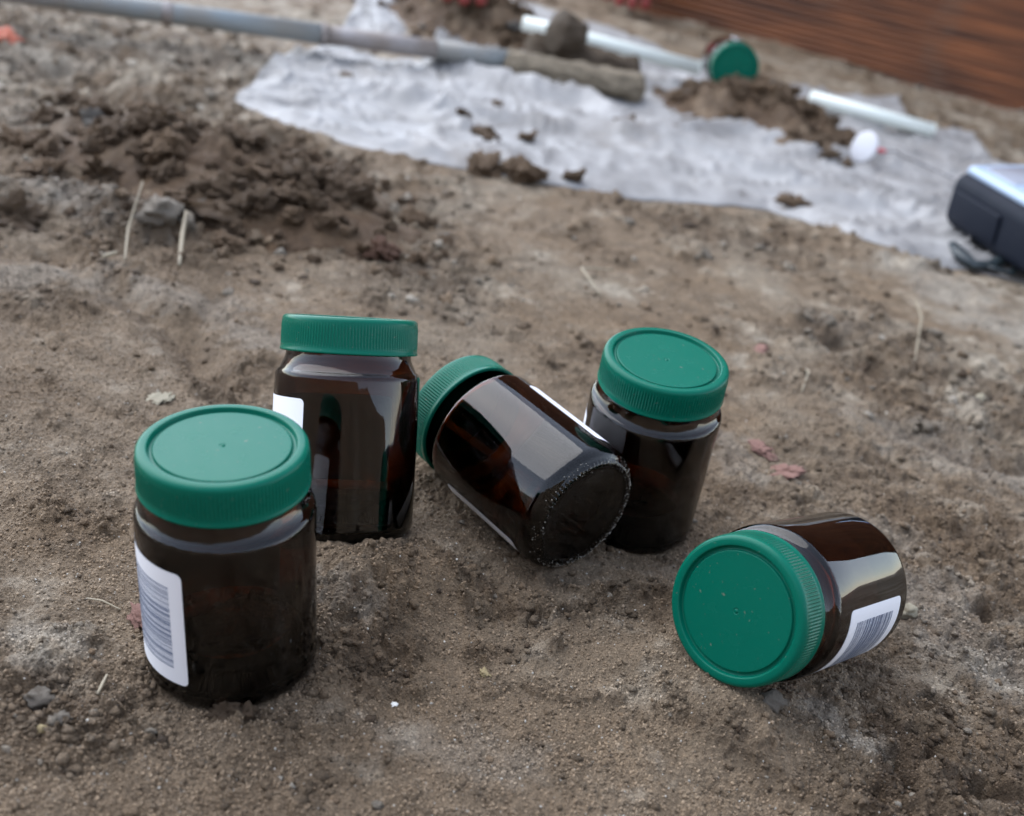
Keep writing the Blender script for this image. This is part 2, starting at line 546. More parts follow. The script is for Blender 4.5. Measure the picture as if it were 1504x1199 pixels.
def soil_color(x, y, m):
    n1 = fbm(x / 0.16, y / 0.16, 101, 5, 0.6)
    n2 = fbm(x / 0.05, y / 0.05, 111, 4, 0.6)
    n3 = fbm(x / 0.012, y / 0.012, 121, 3, 0.6)
    base = np.array([0.200, 0.152, 0.107]); grey = np.array([0.265, 0.225, 0.178])
    light = np.array([0.42, 0.38, 0.325]); moist = np.array([0.092, 0.064, 0.042]); warm = np.array([0.21, 0.15, 0.096])
    c = np.repeat(base[None, :], len(x), 0)

    def mix(c, col, f):
        return c + (col - c) * np.clip(f, 0, 1)[:, None]
    c = mix(c, warm, 0.45 * sstep(0.0, 0.5, fbm(x / 0.1, y / 0.1, 131, 3)))
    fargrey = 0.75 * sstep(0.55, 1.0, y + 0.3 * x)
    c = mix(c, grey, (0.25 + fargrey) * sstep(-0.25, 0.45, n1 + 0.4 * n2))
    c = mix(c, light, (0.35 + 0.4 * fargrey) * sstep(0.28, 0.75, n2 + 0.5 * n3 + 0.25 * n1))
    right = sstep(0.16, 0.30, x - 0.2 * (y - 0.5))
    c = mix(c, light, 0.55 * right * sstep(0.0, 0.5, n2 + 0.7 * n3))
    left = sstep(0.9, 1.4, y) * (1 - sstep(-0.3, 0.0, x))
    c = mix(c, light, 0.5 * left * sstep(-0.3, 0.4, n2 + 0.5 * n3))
    for pts, w, st in STREAKS:
        k = np.where((x > min(p[0] for p in pts) - 2 * w) & (x < max(p[0] for p in pts) + 2 * w) & (y > min(p[1] for p in pts) - 2 * w) & (y < max(p[1] for p in pts) + 2 * w))[0]
        if not len(k): continue
        d = segdist(x[k], y[k], pts) / w + 0.8 * fbm(x[k] / w, y[k] / w, 141, 4, 0.65)
        c[k] = mix(c[k], np.array([0.37, 0.35, 0.32]), 0.8 * st * (1 - sstep(0.1, 1.0, d + 0.5 * n3[k])))
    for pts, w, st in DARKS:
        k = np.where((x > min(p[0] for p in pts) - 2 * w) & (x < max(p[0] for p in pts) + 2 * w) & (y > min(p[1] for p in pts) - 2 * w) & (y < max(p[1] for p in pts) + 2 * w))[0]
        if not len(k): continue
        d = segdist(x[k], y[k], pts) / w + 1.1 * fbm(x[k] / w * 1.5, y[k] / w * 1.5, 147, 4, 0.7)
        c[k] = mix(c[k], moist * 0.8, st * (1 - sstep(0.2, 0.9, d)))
    c = mix(c, moist, 0.20 * sstep(0.15, 0.6, fbm(x / 0.08 + 7, y / 0.06, 151, 4, 0.6)))
    c = mix(c, moist, 0.62 * m * sstep(-0.35, 0.35, -n2 + 0.5 * n3 + 0.15))
    return np.clip(c * (1 + 0.12 * n3)[:, None] * np.array([1.10, 1.05, 0.96]), 0.015, 0.6)


def build_ground():
    ys = [0.26]
    while ys[-1] < 3.2:
        ys.append(ys[-1] + 0.00088 * (ys[-1] / 0.5) ** 1.28)
    st = ys[-1] - ys[-2]
    while ys[-1] < 120: st *= 1.22; ys.append(ys[-1] + st)
    st = 0.004; pre = [0.26]
    while pre[-1] > -60: st *= 1.35; pre.append(pre[-1] - st)
    ys = np.array(pre[:0:-1] + ys)
    NC = 760
    s = list(np.linspace(-1.12, 1.12, NC)); st = s[1] - s[0]; o = [1.12]
    while o[-1] < 260: st *= 1.35; o.append(o[-1] + st)
    s = np.array([-v for v in o[:0:-1]] + s + o[1:])
    w = 0.06 + 0.45 * np.maximum(ys, 0.2)
    w = np.where(ys > 3, 0.06 + 0.45 * 3 + (ys - 3) * 0.05, w)
    X = (s[None, :] * w[:, None]).ravel(); Y = np.repeat(ys, len(s))
    near = (Y > 0.15) & (Y < 3.6) & (np.abs(X) < 2.4)
    Z = np.zeros(X.shape); Mk = np.zeros(X.shape)
    Z[near], Mk[near] = height_full(X[near], Y[near])
    fo = ~near
    Z[fo] = natural(X[fo], Y[fo])
    rad = np.hypot(X, Y)
    Z += sstep(4, 40, rad) * 0.5 * fbm(X / 9, Y / 9, 7, 3)
    # added earth bank behind the camera, out of view, to darken the glass fronts
    Z += 1.4 * sstep(-0.6, -2.0, Y + 0.25 * fbm(X / 0.8, Y / 0.8, 13, 3)) * (1 - sstep(6, 14, np.abs(X)))
    me = mesh_np('ground', np.stack([X, Y, Z], -1), grid_faces(len(ys), len(s)))
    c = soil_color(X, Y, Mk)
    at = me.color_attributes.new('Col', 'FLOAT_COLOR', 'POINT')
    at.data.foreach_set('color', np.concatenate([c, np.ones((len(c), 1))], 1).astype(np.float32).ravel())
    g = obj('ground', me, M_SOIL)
    tag(g, 'bare brown-grey trodden soil with crumbly patches', kind='structure')
    return g


build_ground()


def hz(x, y):
    a, b = np.array([float(x)]), np.array([float(y)])
    return float(height_base(a, b)[0])


def hzf(x, y):
    a, b = np.array([float(x)]), np.array([float(y)])
    return float(height_full(a, b)[0][0])


def GZ(px, py, dz=0.0):
    """ground point under a photo pixel, on the real relief"""
    p = G(px, py)
    for _ in range(4):
        p = G(px, py, hz(p.x, p.y))
    return Vector((p.x, p.y, p.z + dz))


# ------------------------------------------------------------------ jars
def smooth_prof(pts, n=5):
    return pts


def arc(cx, cz, r, a0, a1, n):
    return [(cx + r * math.cos(math.radians(a0 + (a1 - a0) * i / n)), cz + r * math.sin(math.radians(a0 + (a1 - a0) * i / n))) for i in range(n + 1)]


mm = 0.001


def make_body_mesh():
    zs = 79.0   # shoulder start
    out = [(0.01, 2.6), (8, 2.5), (16, 2.0), (22, 1.2), (25.0, 0.75), (26.0, 0.5), (26.3, 0.42)]
    n_flat = len(out)
    out += [(26.8, 0.0), (27.6, -0.1), (28.6, -0.1), (29.6, 0.1), (30.6, 0.8)]
    n_ring = len(out)
    out += arc(27.0, 8.6, 8.0, -58, 0, 9)
    out += [(35, 20), (35, 40), (35, 60)]
    out += arc(31.0, zs - 1.0, 4.0, 0, 62, 6)
    out += [(31.6, 84.5), (30.9, 86.0), (30.4, 87.5), (30.2, 89.0), (30.0, 92), (29.6, 103), (28.6, 104), (27.6, 103.4)]
    out += [(27.2, 100), (27.2, 89), (27.8, 86.5), (29.5, 83.5), (31.4, 80.6), (32.1, 77)]
    out += [(32.2, 60), (32.2, 40), (32.2, 12)] + arc(27.2, 12.0, 5.0, 0, -90, 5) + [(20, 6.6), (10, 6.2), (0.01, 6.0)]

    def fn(i, th, r, z):
        if n_flat <= i < n_ring:
            z = z + 0.25 * np.cos(80 * th) * (1 + 0.3 * np.sin(7 * th))
        return r * mm, z * mm
    return lathe('jar_body', out, 320, fn)


def make_lid_mesh():
    H0 = JH / mm
    pr = [(0.01, -0.75), (0.4, -0.75), (0.55, -0.8), (0.7, -1.05), (0.9, -1.2), (1.2, -1.2), (1.45, -1.02), (1.6, -1.0), (1.8, -1.0), (2.4, -1.0), (8, -1.0), (18, -1.0), (25.0, -1.0), (25.6, -1.0), (25.8, -1.05), (25.95, -1.25), (26.1, -2.0), (26.3, -2.15), (27.4, -2.15), (27.6, -2.0),
          (27.85, -1.2), (28.0, -0.35), (28.2, -0.1), (28.5, 0.0), (29.0, 0.03), (29.6, 0.03), (30.2, 0.0)]
    pr += arc(30.2, -2.4, 2.4, 78, 5, 7)
    k0 = len(pr)
    pr += [(32.65, -3.6), (32.7, -5), (32.72, -8), (32.75, -11), (32.78, -13), (32.8, -13.7)]
    k1 = len(pr)
    pr += [(32.85, -14.3), (32.9, -15.6), (33.15, -15.9), (33.2, -16.6), (33.0, -17.0), (31.4, -17.0), (31.2, -16.2), (31.0, -3), (30, -2.2), (0.01, -2.2)]

    def fn(i, th, r, z):
        if k0 <= i < k1:
            am = 0.16 if k0 < i < k1 - 1 else 0.05
            r = r + am * np.clip(1.6 * np.cos(140 * th), -1, 1)
        return r * mm, (z + H0) * mm
    return lathe('lid', pr, 1120, fn)


def make_lid_mesh_low():
    return None


LAB_W, LAB_H, LAB_Z = 0.116, 0.054, 0.0415


def label_patch(name, w0, w1, h0, h1, r, rc=0.0, n=40):
    """patch on the cylinder: arc length w0..w1, axial h0..h1 about LAB_Z, from th=0 at w=0"""
    us = np.linspace(w0, w1, n + 1)
    if rc > 0:
        k = 6
        e = rc * (1 - np.cos(np.linspace(0, np.pi / 2, k)))
        us = np.unique(np.concatenate([w0 + e, us[(us > w0 + rc) & (us < w1 - rc)], w1 - e]))
    V = []; m = 5
    for u in us:
        d = min(u - w0, w1 - u)
        ins = rc - math.sqrt(max(0, rc * rc - (rc - d) ** 2)) if d < rc else 0.0
        th = u / JR
        for j in range(m):
            zz = h0 + ins + (h1 - h0 - 2 * ins) * j / (m - 1)
            V.append((r * math.cos(th), r * math.sin(th), LAB_Z + zz))
    return np.array(V), grid_faces(len(us), m)


def make_label_mesh(LAB_W=LAB_W):
    Vo, F = label_patch('l', -LAB_W / 2, LAB_W / 2, -LAB_H / 2, LAB_H / 2, JR + 0.00020, 0.0025)
    Vi, F2 = label_patch('l', -LAB_W / 2, LAB_W / 2, -LAB_H / 2, LAB_H / 2, JR + 0.00004, 0.0025)
    return mesh_np('label', np.concatenate([Vo, Vi]), np.concatenate([F, F2[:, ::-1] + len(Vo)]))


def make_bar_mesh():
    rnd = random.Random(5)
    V, F, off = [], [], 0
    z = -0.0195
    while z < 0.0195:
        w = rnd.choice([0.00028, 0.00028, 0.00056, 0.00085])
        v, f = label_patch('b', LAB_W / 2 - 0.036, LAB_W / 2 - 0.0062, z, min(z + w, 0.020), JR + 0.00026, 0.0, 18)
        V.append(v); F.append(f + off); off += len(v)
        z += w + rnd.choice([0.00028, 0.00028, 0.00056, 0.00075])
    return mesh_np('barcode', np.concatenate(V), np.concatenate(F))


ME_LABELW = make_label_mesh(0.136)
ME_BODY, ME_LID, ME_LABEL, ME_BAR = make_body_mesh(), make_lid_mesh(), make_label_mesh(), make_bar_mesh()


def place_jar(base, axis, spin, label, flip=False, lid_spin=0.0, group='amber sample jars with green lids', wide=False):
    a = Vector(axis).normalized()
    root = empty('glass_jar', base)
    root.rotation_mode = 'QUATERNION'
    ref = Vector((0, 0, 1)).cross(a)
    if ref.length < 1e-4: ref = Vector((1, 0, 0))
    x = ref.normalized(); y = a.cross(x)
    m = Matrix((x, y, a)).transposed().to_4x4() @ Matrix.Rotation(math.radians(spin), 4, 'Z')
    root.rotation_quaternion = m.to_quaternion()
    tag(root, label, 'jar', group)
    obj('glass_body', ME_BODY, M_GLASS, root)
    l = obj('lid', ME_LID, M_LID, root)
    l.rotation_euler.z = lid_spin
    lb = obj('label', ME_LABELW if wide else ME_LABEL, M_LABEL, root)
    tag(obj('barcode', ME_BAR, M_BAR, lb, smooth=False), kind='stuff')
    if flip: lb.rotation_euler = (math.pi, 0, 0); lb.location = (0, 0, 2 * LAB_Z)
    return root


def spin_for(base, axis, px, py, off):
    """spin that turns the label's right (off>0) or left edge toward the point seen at (px,py)"""
    return off


SPIN = {'A': 0, 'B': 0, 'C': 0, 'D': 0, 'E': 0}


def facing_spin(k, deg):
    """spin so that label centre is rotated deg from the direction facing the camera (positive = anticlockwise from above)"""
    b, a = POSE[k]
    a = Vector(a).normalized()
    x = Vector((0, 0, 1)).cross(a).normalized(); y = a.cross(x)
    to = Vector((0, 0, CAM_H)) - (Vector(b) + a * 0.05)
    return math.degrees(math.atan2(to.dot(y), to.dot(x))) + deg


jarA = place_jar(*POSE['A'], facing_spin('A', -125), 'nearest amber jar standing at left, barcode label on its left side')
jarB = place_jar(*POSE['B'], facing_spin('B', -129), 'amber jar leaning back behind the nearest jar, touching a tipped jar', True)
jarC = place_jar(*POSE['C'], facing_spin('C', 180), 'amber jar tipped over between two upright jars, sandy base towards viewer', wide=True)
jarD = place_jar(*POSE['D'], facing_spin('D', -168), 'upright amber jar farthest back on the right of the tipped jar', True)
jarE = place_jar(*POSE['E'], facing_spin('E', -117), 'amber jar lying at right with its green lid facing the viewer')

# sand stuck to the bottom ring of the tipped jar
def stuck_sand(parent, n, cl=0.0):
    V, F = [], []
    oc = np.array([(1, 0, 0), (-1, 0, 0), (0, 1, 0), (0, -1, 0), (0, 0, 1), (0, 0, -1)], float)
    of = np.array([(0, 2, 4), (2, 1, 4), (1, 3, 4), (3, 0, 4), (2, 0, 5), (1, 2, 5), (3, 1, 5), (0, 3, 5)])
    for i in range(n):
        th = rng.normal(cl, 0.9) if rng.uniform() < 0.75 else rng.uniform(0, 2 * np.pi)
        r = rng.normal(30.4, 1.5) * mm
        if r > 0.0335 or r < 0.024: continue
        z = -0.0002 if r < 0.0298 else 0.0086 - math.sqrt(max(0, 0.008 ** 2 - (r - 0.027) ** 2)) - 0.0001
        s = abs(rng.normal(0.00012, 0.00014)) + 0.00009
        jit = oc * s * rng.uniform(0.6, 1.3, (6, 3)) + np.array([r * np.cos(th), r * np.sin(th), z])
        F.append(of + 6 * len(V)); V.append(jit)
    me = mesh_np('stuck_sand', np.concatenate(V), np.concatenate(F))
    o = obj('stuck_sand', me, M_SANDW, parent, smooth=False)
    tag(o, kind='stuff')


M_SANDW = mat_plain('pale_sand', (0.42, 0.40, 0.36), 0.5, noise=(700, 0.7, (0.2, 0.17, 0.13)))
stuck_sand(jarC, 800)
stuck_sand(jarB, 160); stuck_sand(jarD, 160)


# ------------------------------------------------------------------ loose crumbs, grains
def ico(sub):
    bm = bmesh.new(); bmesh.ops.create_icosphere(bm, subdivisions=sub, radius=1)
    v = np.array([x.co[:] for x in bm.verts]); f = np.array([[q.index for q in p.verts] for p in bm.faces]); bm.free()
    return v, f


def rand_rot(n):
    q = rng.normal(size=(n, 4)); q /= np.linalg.norm(q, axis=1)[:, None]
    w, x, y, z = q.T
    return np.stack([np.stack([1 - 2 * (y * y + z * z), 2 * (x * y - z * w), 2 * (x * z + y * w)], -1),
                     np.stack([2 * (x * y + z * w), 1 - 2 * (x * x + z * z), 2 * (y * z - x * w)], -1),
                     np.stack([2 * (x * z - y * w), 2 * (y * z + x * w), 1 - 2 * (x * x + y * y)], -1)], 1)


def lumpy(v, amp, seed):
    r = np.random.default_rng(seed)
    k = r.normal(size=(6, 3)) * 2.2; ph = r.uniform(0, 6.28, 6)
    d = sum(np.sin(v @ k[i] + ph[i]) for i in range(6)) / 6
    return v * (1 + amp * d)[:, None]


def in_jar(x, y):
    bad = np.zeros(x.shape, bool)
    for k, (b, a) in POSE.items():
        if k in 'ABD': bad |= np.hypot(x - b[0], y - b[1]) < 0.0345
        else:
            n = math.hypot(a[0], a[1]); ux, uy = a[0] / n, a[1] / n
            s = (x - b[0]) * ux + (y - b[1]) * uy; q = np.abs(-(x - b[0]) * uy + (y - b[1]) * ux)
            bad |= (s > -0.002) & (s < JH + 0.001) & (q < 0.020)
    return bad


def scatter(name, label, n, sizes, sub, rough_only, palette, yr, flat=0.75, embed=0.25, seed=3, ring=0, soilcol=0.0):
    v0, f0 = ico(sub) if sub else (np.array([(1, 0, 0), (-1, 0, 0), (0, 1, 0), (0, -1, 0), (0, 0, 1), (0, 0, -1)], float),
                                    np.array([(0, 2, 4), (2, 1, 4), (1, 3, 4), (3, 0, 4), (2, 0, 5), (1, 2, 5), (3, 1, 5), (0, 3, 5)]))
    N = n * (8 if rough_only else 2)
    u = rng.uniform(0, 1, N)
    y = yr[0] * (yr[1] / yr[0]) ** u
    x = rng.uniform(-1.05, 1.05, N) * (0.06 + 0.45 * y)
    if ring:
        ks = list(POSE); kk = rng.integers(0, 5, ring); ths = rng.uniform(0, 2 * np.pi, ring)
        for q in range(ring):
            b, a = POSE[ks[kk[q]]]
            if ks[kk[q]] in 'ABD':
                rr_ = 0.0352 + abs(rng.normal(0, 0.004)); x[q] = b[0] + rr_ * math.cos(ths[q]); y[q] = b[1] + rr_ * math.sin(ths[q])
            else:
                t_ = rng.uniform(-0.03, 1.03) * JH; w_ = (0.019 + abs(rng.normal(0, 0.007))) * rng.choice([-1, 1]); n_ = math.hypot(a[0], a[1])
                x[q] = b[0] + t_ * a[0] - w_ * a[1] / n_; y[q] = b[1] + t_ * a[1] + w_ * a[0] / n_
    z, m = height_full(x, y)
    if ring: m[:ring] = 1.0
    keep = ~in_jar(x, y)
    if rough_only: keep &= rng.uniform(0, 1, N) < m ** 1.5 + 0.03
    idx = np.where(keep)[0][:n]
    x, y, z = x[idx], y[idx], z[idx]; n = len(idx)
    s = sizes[0] * (sizes[1] / sizes[0]) ** (rng.uniform(0, 1, n) ** 2.6)
    if yr[1] > 1.0: s = s * (y / yr[0]) ** 0.6
    R = rand_rot(n)
    vars_ = [lumpy(v0, 0.9, seed + i) * rng.uniform(0.6, 1.3, (len(v0), 1)) if sub else v0 * rng.uniform(0.7, 1.2, (len(v0), 1)) for i in range(6)]
    vi = rng.integers(0, 6, n)
    VV = np.stack(vars_)[vi]
    W = np.einsum('nij,nkj->nki', R, VV) * s[:, None, None]
    W[:, :, 2] *= flat
    W += np.stack([x, y, z + s * flat * (1 - embed * 2) * 0.5], -1)[:, None, :]
    F = (f0[None] + (np.arange(n) * len(v0))[:, None, None]).reshape(-1, 3)
    me = mesh_np(name, W.reshape(-1, 3), F)
    pal = np.array([p[1] for p in palette]); pr = np.array([p[0] for p in palette], float); pr /= pr.sum()
    c = pal[rng.choice(len(pal), n, p=pr)] * rng.uniform(0.75, 1.25, (n, 1)) * np.array([1.10, 1.05, 0.96])
    if soilcol:
        own = rng.uniform(0, 1, n) < soilcol
        c = np.where(own[:, None], soil_color(x, y, np.full(n, 0.6)) * rng.uniform(0.75, 1.2, (n, 1)), c)
    c = np.repeat(c, len(v0), 0)
    at = me.color_attributes.new('Col', 'FLOAT_COLOR', 'POINT')
    at.data.foreach_set('color', np.concatenate([c, np.ones((len(c), 1))], 1).astype(np.float32).ravel())
    o = obj(name, me, M_SOIL, smooth=False)
    tag(o, label, 'soil', kind='stuff')


BR, DK, GY, LT, WH = (0.172, 0.126, 0.086), (0.088, 0.062, 0.042), (0.23, 0.205, 0.175), (0.38, 0.35, 0.31), (0.6, 0.57, 0.52)
scatter('soil_crumbs', 'small brown crumbs of loose soil strewn over the ground', 13000, (0.0005, 0.0028), 1, True, [(5, BR), (3, DK), (2, GY), (0.25, LT)], (0.29, 0.95), ring=900, soilcol=0.85, embed=0.32)
scatter('soil_rubble', 'pale and brown rubble crumbs strewn over the farther ground', 2200, (0.0016, 0.0058), 2, True, [(4, BR), (2, DK), (3, GY), (1.2, LT)], (0.75, 2.6), seed=23, soilcol=0.6, embed=0.3)


def sand_grains(n):
    """uncountable sand: points that each carry a grain, instanced by geometry nodes"""
    y = 0.285 * (0.95 / 0.285) ** rng.uniform(0, 1, n)
    x = rng.uniform(-1.05, 1.05, n) * (0.06 + 0.45 * y)
    sm = fbm(x / 0.05, y / 0.05, 161, 3)
    keep = ~in_jar(x, y) & (rng.uniform(0, 1, n) < 0.35 + 0.65 * sstep(-0.35, 0.25, sm))
    x, y = x[keep], y[keep]; n = len(x)
    z, m = height_full(x, y)
    sc = 0.00022 * (0.0009 / 0.00022) ** (rng.uniform(0, 1, n) ** 1.7)
    c = soil_color(x, y, m) * rng.uniform(0.62, 1.45, (n, 1))
    t = rng.uniform(0, 1, n)
    c = np.where((t > 0.975)[:, None], np.array([0.40, 0.375, 0.33]) * rng.uniform(0.8, 1.4, (n, 1)), c); sc = np.where(t > 0.975, sc * 0.75, sc); c = np.where((t < 0.05)[:, None], c * 0.4, c)
    me = bpy.data.meshes.new('sand_grains')
    me.vertices.add(n); me.vertices.foreach_set('co', np.stack([x, y, z + sc * 0.15], -1).astype(np.float32).ravel())
    a = me.attributes.new('size', 'FLOAT', 'POINT'); a.data.foreach_set('value', sc.astype(np.float32))
    a = me.attributes.new('turn', 'FLOAT_VECTOR', 'POINT'); a.data.foreach_set('vector', rng.uniform(0, 6.28, (n, 3)).astype(np.float32).ravel())
    a = me.attributes.new('tint', 'FLOAT_VECTOR', 'POINT'); a.data.foreach_set('vector', c.astype(np.float32).ravel())
    o = obj('sand_grains', me, None, None, smooth=False)
    m_, t_, b_ = mat_new('sand_grain')
    b_.inputs['Roughness'].default_value = 0.6; b_.inputs['Specular IOR Level'].default_value = 0.35
    at = t_.nodes.new('ShaderNodeAttribute'); at.attribute_type = 'INSTANCER'; at.attribute_name = 'tint'
    t_.links.new(at.outputs['Vector'], b_.inputs['Base Color'])
    ng = bpy.data.node_groups.new('grains', 'GeometryNodeTree')
    ng.interface.new_socket('Geometry', in_out='INPUT', socket_type='NodeSocketGeometry')
    ng.interface.new_socket('Geometry', in_out='OUTPUT', socket_type='NodeSocketGeometry')
    N = ng.nodes; L = ng.links
    gi, go = N.new('NodeGroupInput'), N.new('NodeGroupOutput')
    ic = N.new('GeometryNodeMeshIcoSphere'); ic.inputs['Radius'].default_value = 1.0; ic.inputs['Subdivisions'].default_value = 1
    tr = N.new('GeometryNodeTransform'); tr.inputs['Scale'].default_value = (1.15, 0.9, 0.75)
    sm_ = N.new('GeometryNodeSetMaterial'); sm_.inputs['Material'].default_value = m_
    ip = N.new('GeometryNodeInstanceOnPoints')

    def named(nm, ty):
        q = N.new('GeometryNodeInputNamedAttribute'); q.data_type = ty; q.inputs['Name'].default_value = nm
        return [k for k in q.outputs if k.enabled and k.name == 'Attribute'][0]
    L.new(ic.outputs[0], tr.inputs[0]); L.new(tr.outputs[0], sm_.inputs[0]); L.new(sm_.outputs[0], ip.inputs['Instance'])
    L.new(gi.outputs[0], ip.inputs['Points'])
    L.new(named('turn', 'FLOAT_VECTOR'), ip.inputs['Rotation']); L.new(named('size', 'FLOAT'), ip.inputs['Scale'])
    L.new(ip.outputs[0], go.inputs[0])
    md = o.modifiers.new('grains', 'NODES'); md.node_group = ng
    tag(o, 'tiny pale and dark sand grains covering the near soil', 'sand', kind='stuff')


sand_grains(230000)



# ------------------------------------------------------------------ clods, heaps
def clod_mesh(name, seed, sub=4, amp=0.65):
    v, f = ico(sub)
    v = lumpy(v, amp, seed)
    r = np.random.default_rng(seed)
    k = r.normal(size=(10, 3)) * 6; ph = r.uniform(0, 6.28, 10)
    v = v * (1 + 0.20 * sum(np.sin(v @ k[i] + ph[i]) for i in range(10)) / 3)[:, None]
    k = r.normal(size=(14, 3)) * 11; ph = r.uniform(0, 6.28, 14)
    v = v * (1 + 0.10 * sum(np.sin(v @ k[i] + ph[i]) for i in range(14)) / 3)[:, None]
    v += r.normal(size=v.shape) * 0.02
    return mesh_np(name, v, f)


CLODS = [clod_mesh('clod', 100 + i) for i in range(7)]
CLODSG = [clod_mesh('clod', 200 + i, 3, 0.35) for i in range(4)]
for m_ in CLODS: m_.materials.append(M_CLOD)
for m_ in CLODSG: m_.materials.append(M_CLODG)


def clod(parent, p, s, grey=False, flat=0.75, name='clod'):
    me = random.choice(CLODSG if grey else CLODS)
    o = obj(name, me, None, parent, smooth=False)
    o.location = p
    o.rotation_euler = (random.uniform(-.4, .4), random.uniform(-.4, .4), random.uniform(0, 6.28))
    o.scale = (s * random.uniform(.8, 1.25), s * random.uniform(.8, 1.25), s * flat * random.uniform(.8, 1.2))
    return o


def mound_mesh(name, c, rx, ry, rot, h, seed, holes=()):
    n = 150
    V = []
    g = np.linspace(-1.15, 1.15, n)
    A, B = np.meshgrid(g, g)
    d = np.hypot(A, B)
    ca, sa = math.cos(rot), math.sin(rot)
    X = c[0] + A * rx * ca - B * ry * sa; Y = c[1] + A * rx * sa + B * ry * ca
    nz = fbm(X / 0.09, Y / 0.09, seed, 4); w1, h1 = worley(X / 0.028, Y / 0.028, seed + 3)
    prof = 1 - sstep(0.15, 1.05, d + 0.3 * nz)
    zb = height_base(X.ravel(), Y.ravel()).reshape(X.shape)
    Z = zb + prof * (h * (1 + 0.7 * nz)) + prof * 0.014 * np.sqrt(np.clip(1 - w1 * w1 * 1.5, 0, 1)) * h1 + prof * 0.010 * fbm(X / 0.02, Y / 0.02, seed + 7, 4, 0.65) - 0.012 * (1 - sstep(0.02, 0.1, prof))
    for (hx, hy, hr, hd) in holes:
        Z -= hd * np.exp(-((X - hx) ** 2 + (Y - hy) ** 2) / hr ** 2)
    return mesh_np(name, np.stack([X, Y, Z], -1).reshape(-1, 3), grid_faces(n, n)), (X, Y, Z, prof)


def heap(name_label, cpx, rx, ry, rot, h, seed, nclods, srange, holes=(), grey_p=0.15):
    c = GZ(*cpx)
    root = empty('soil_heap', c)
    tag(root, name_label, 'soil heap')
    me, (X, Y, Z, pf) = mound_mesh('mound', c, rx, ry, rot, h, seed, holes)
    me.transform(Matrix.Translation(-c))
    cc = soil_color(X.ravel(), Y.ravel(), np.full(X.size, 0.9))
    at = me.color_attributes.new('Col', 'FLOAT_COLOR', 'POINT')
    at.data.foreach_set('color', np.concatenate([cc * np.array([0.66, 0.57, 0.5]), np.ones((len(cc), 1))], 1).astype(np.float32).ravel())
    obj('mound', me, M_SOIL, root, smooth=False)
    w = np.clip(pf.ravel(), 0, 1) + 0.12 * (np.hypot(*np.meshgrid(np.linspace(-1.15, 1.15, 150), np.linspace(-1.15, 1.15, 150))).ravel() < 1.1)
    idx = rng.choice(X.size, nclods, p=w / w.sum())
    for i in idx:
        s = srange[0] * (srange[1] / srange[0]) ** (random.random() ** 1.8)
        p = Vector((X.flat[i], Y.flat[i], max(Z.flat[i], hz(X.flat[i], Y.flat[i])) + s * 0.3)) - c
        clod(root, p, s, random.random() < grey_p)
    return root


hole1 = GZ(345, 230)
heap('wide low heap of dark brown clods on the ground at upper left', (315, 264), 0.235, 0.13, -0.55, 0.035, 301, 290, (0.004, 0.0135), [(hole1.x, hole1.y, 0.05, 0.045)], 0.02)
heap('fibrous brown soil heap on the plastic sheet below the far green lid', (1112, 186), 0.21, 0.115, -0.75, 0.042, 307, 130, (0.004, 0.012), (), 0.05)
heap('dark soil heap behind the drill rod at the top edge', (690, 50), 0.21, 0.13, -0.6, 0.055, 311, 110, (0.005, 0.016), (), 0.05)

# single clods and stones that stand apart
def stone(px, py, s, label, cat='stone', grey=False, mat=None, flat=0.75, name=None, dz=0.0):
    p = GZ(px, py)
    me = (random.choice(CLODSG if grey else CLODS)).copy()
    if mat: me.materials.clear(); me.materials.append(mat)
    o = obj(name or ('stone' if cat == 'stone' else 'soil_clod'), me, None, None, smooth=False)
    o.location = (p.x, p.y, hzf(p.x, p.y) + s * 0.35 * flat + dz)
    o.rotation_euler = (random.uniform(-.3, .3), random.uniform(-.3, .3), random.uniform(0, 6.28))
    o.scale = (s, s * random.uniform(.8, 1.1), s * flat)
    tag(o, label, cat)
    return o


M_YEL = mat_plain('yellow_stone', (0.5, 0.40, 0.22), 0.7, noise=(400, 0.6, (0.3, 0.22, 0.1)), bump=(600, 0.0005))
M_GREY = mat_plain('grey_stone', (0.25, 0.22, 0.18), 0.9, noise=(300, 0.7, (0.16, 0.13, 0.1)), bump=(700, 0.0006))
M_WHITE = mat_plain('white_chip', (0.75, 0.74, 0.7), 0.5, noise=(300, 0.3, (0.5, 0.48, 0.42)))
M_PALE = mat_plain('pale_flake', (0.48, 0.43, 0.32), 0.8, noise=(300, 0.6, (0.3, 0.26, 0.18)), bump=(600, 0.0006))
M_RED = mat_plain('red_brick_scrap', (0.40, 0.19, 0.155), 0.95, noise=(120, 0.8, (0.22, 0.16, 0.125)), bump=(600, 0.0008))
M_ORG = mat_plain('orange_plastic', (0.5, 0.14, 0.08), 0.5, noise=(60, 0.3, (0.4, 0.1, 0.05)))
stone(58, 1030, 0.0052, 'grey angular stone in the crumbly soil left of the nearest jar', grey=True, mat=M_GREY)
stone(90, 1068, 0.0036, 'small grey stone near the bottom left corner', grey=True, mat=M_GREY)
stone(62, 1080, 0.0019, 'tiny yellow pebble near the bottom left corner', grey=True, mat=M_YEL)
stone(18, 335, 0.022, 'dark brown clod at the left edge', 'soil clod')
stone(236, 316, 0.014, 'pale grey stone beside the left straw in the clod heap', grey=True, mat=M_GREY, flat=0.8)
stone(295, 322, 0.012, 'grey stone just right of the thick pale straw', grey=True, mat=M_GREY)
stone(350, 322, 0.030, 'large flat brown clod at the front of the left heap', 'soil clod', flat=0.55)
stone(560, 382, 0.013, 'reddish brown clod lying above the leaning jar lid', 'soil clod', mat=mat_soil('red_clod', False, (0.16, 0.085, 0.055)))
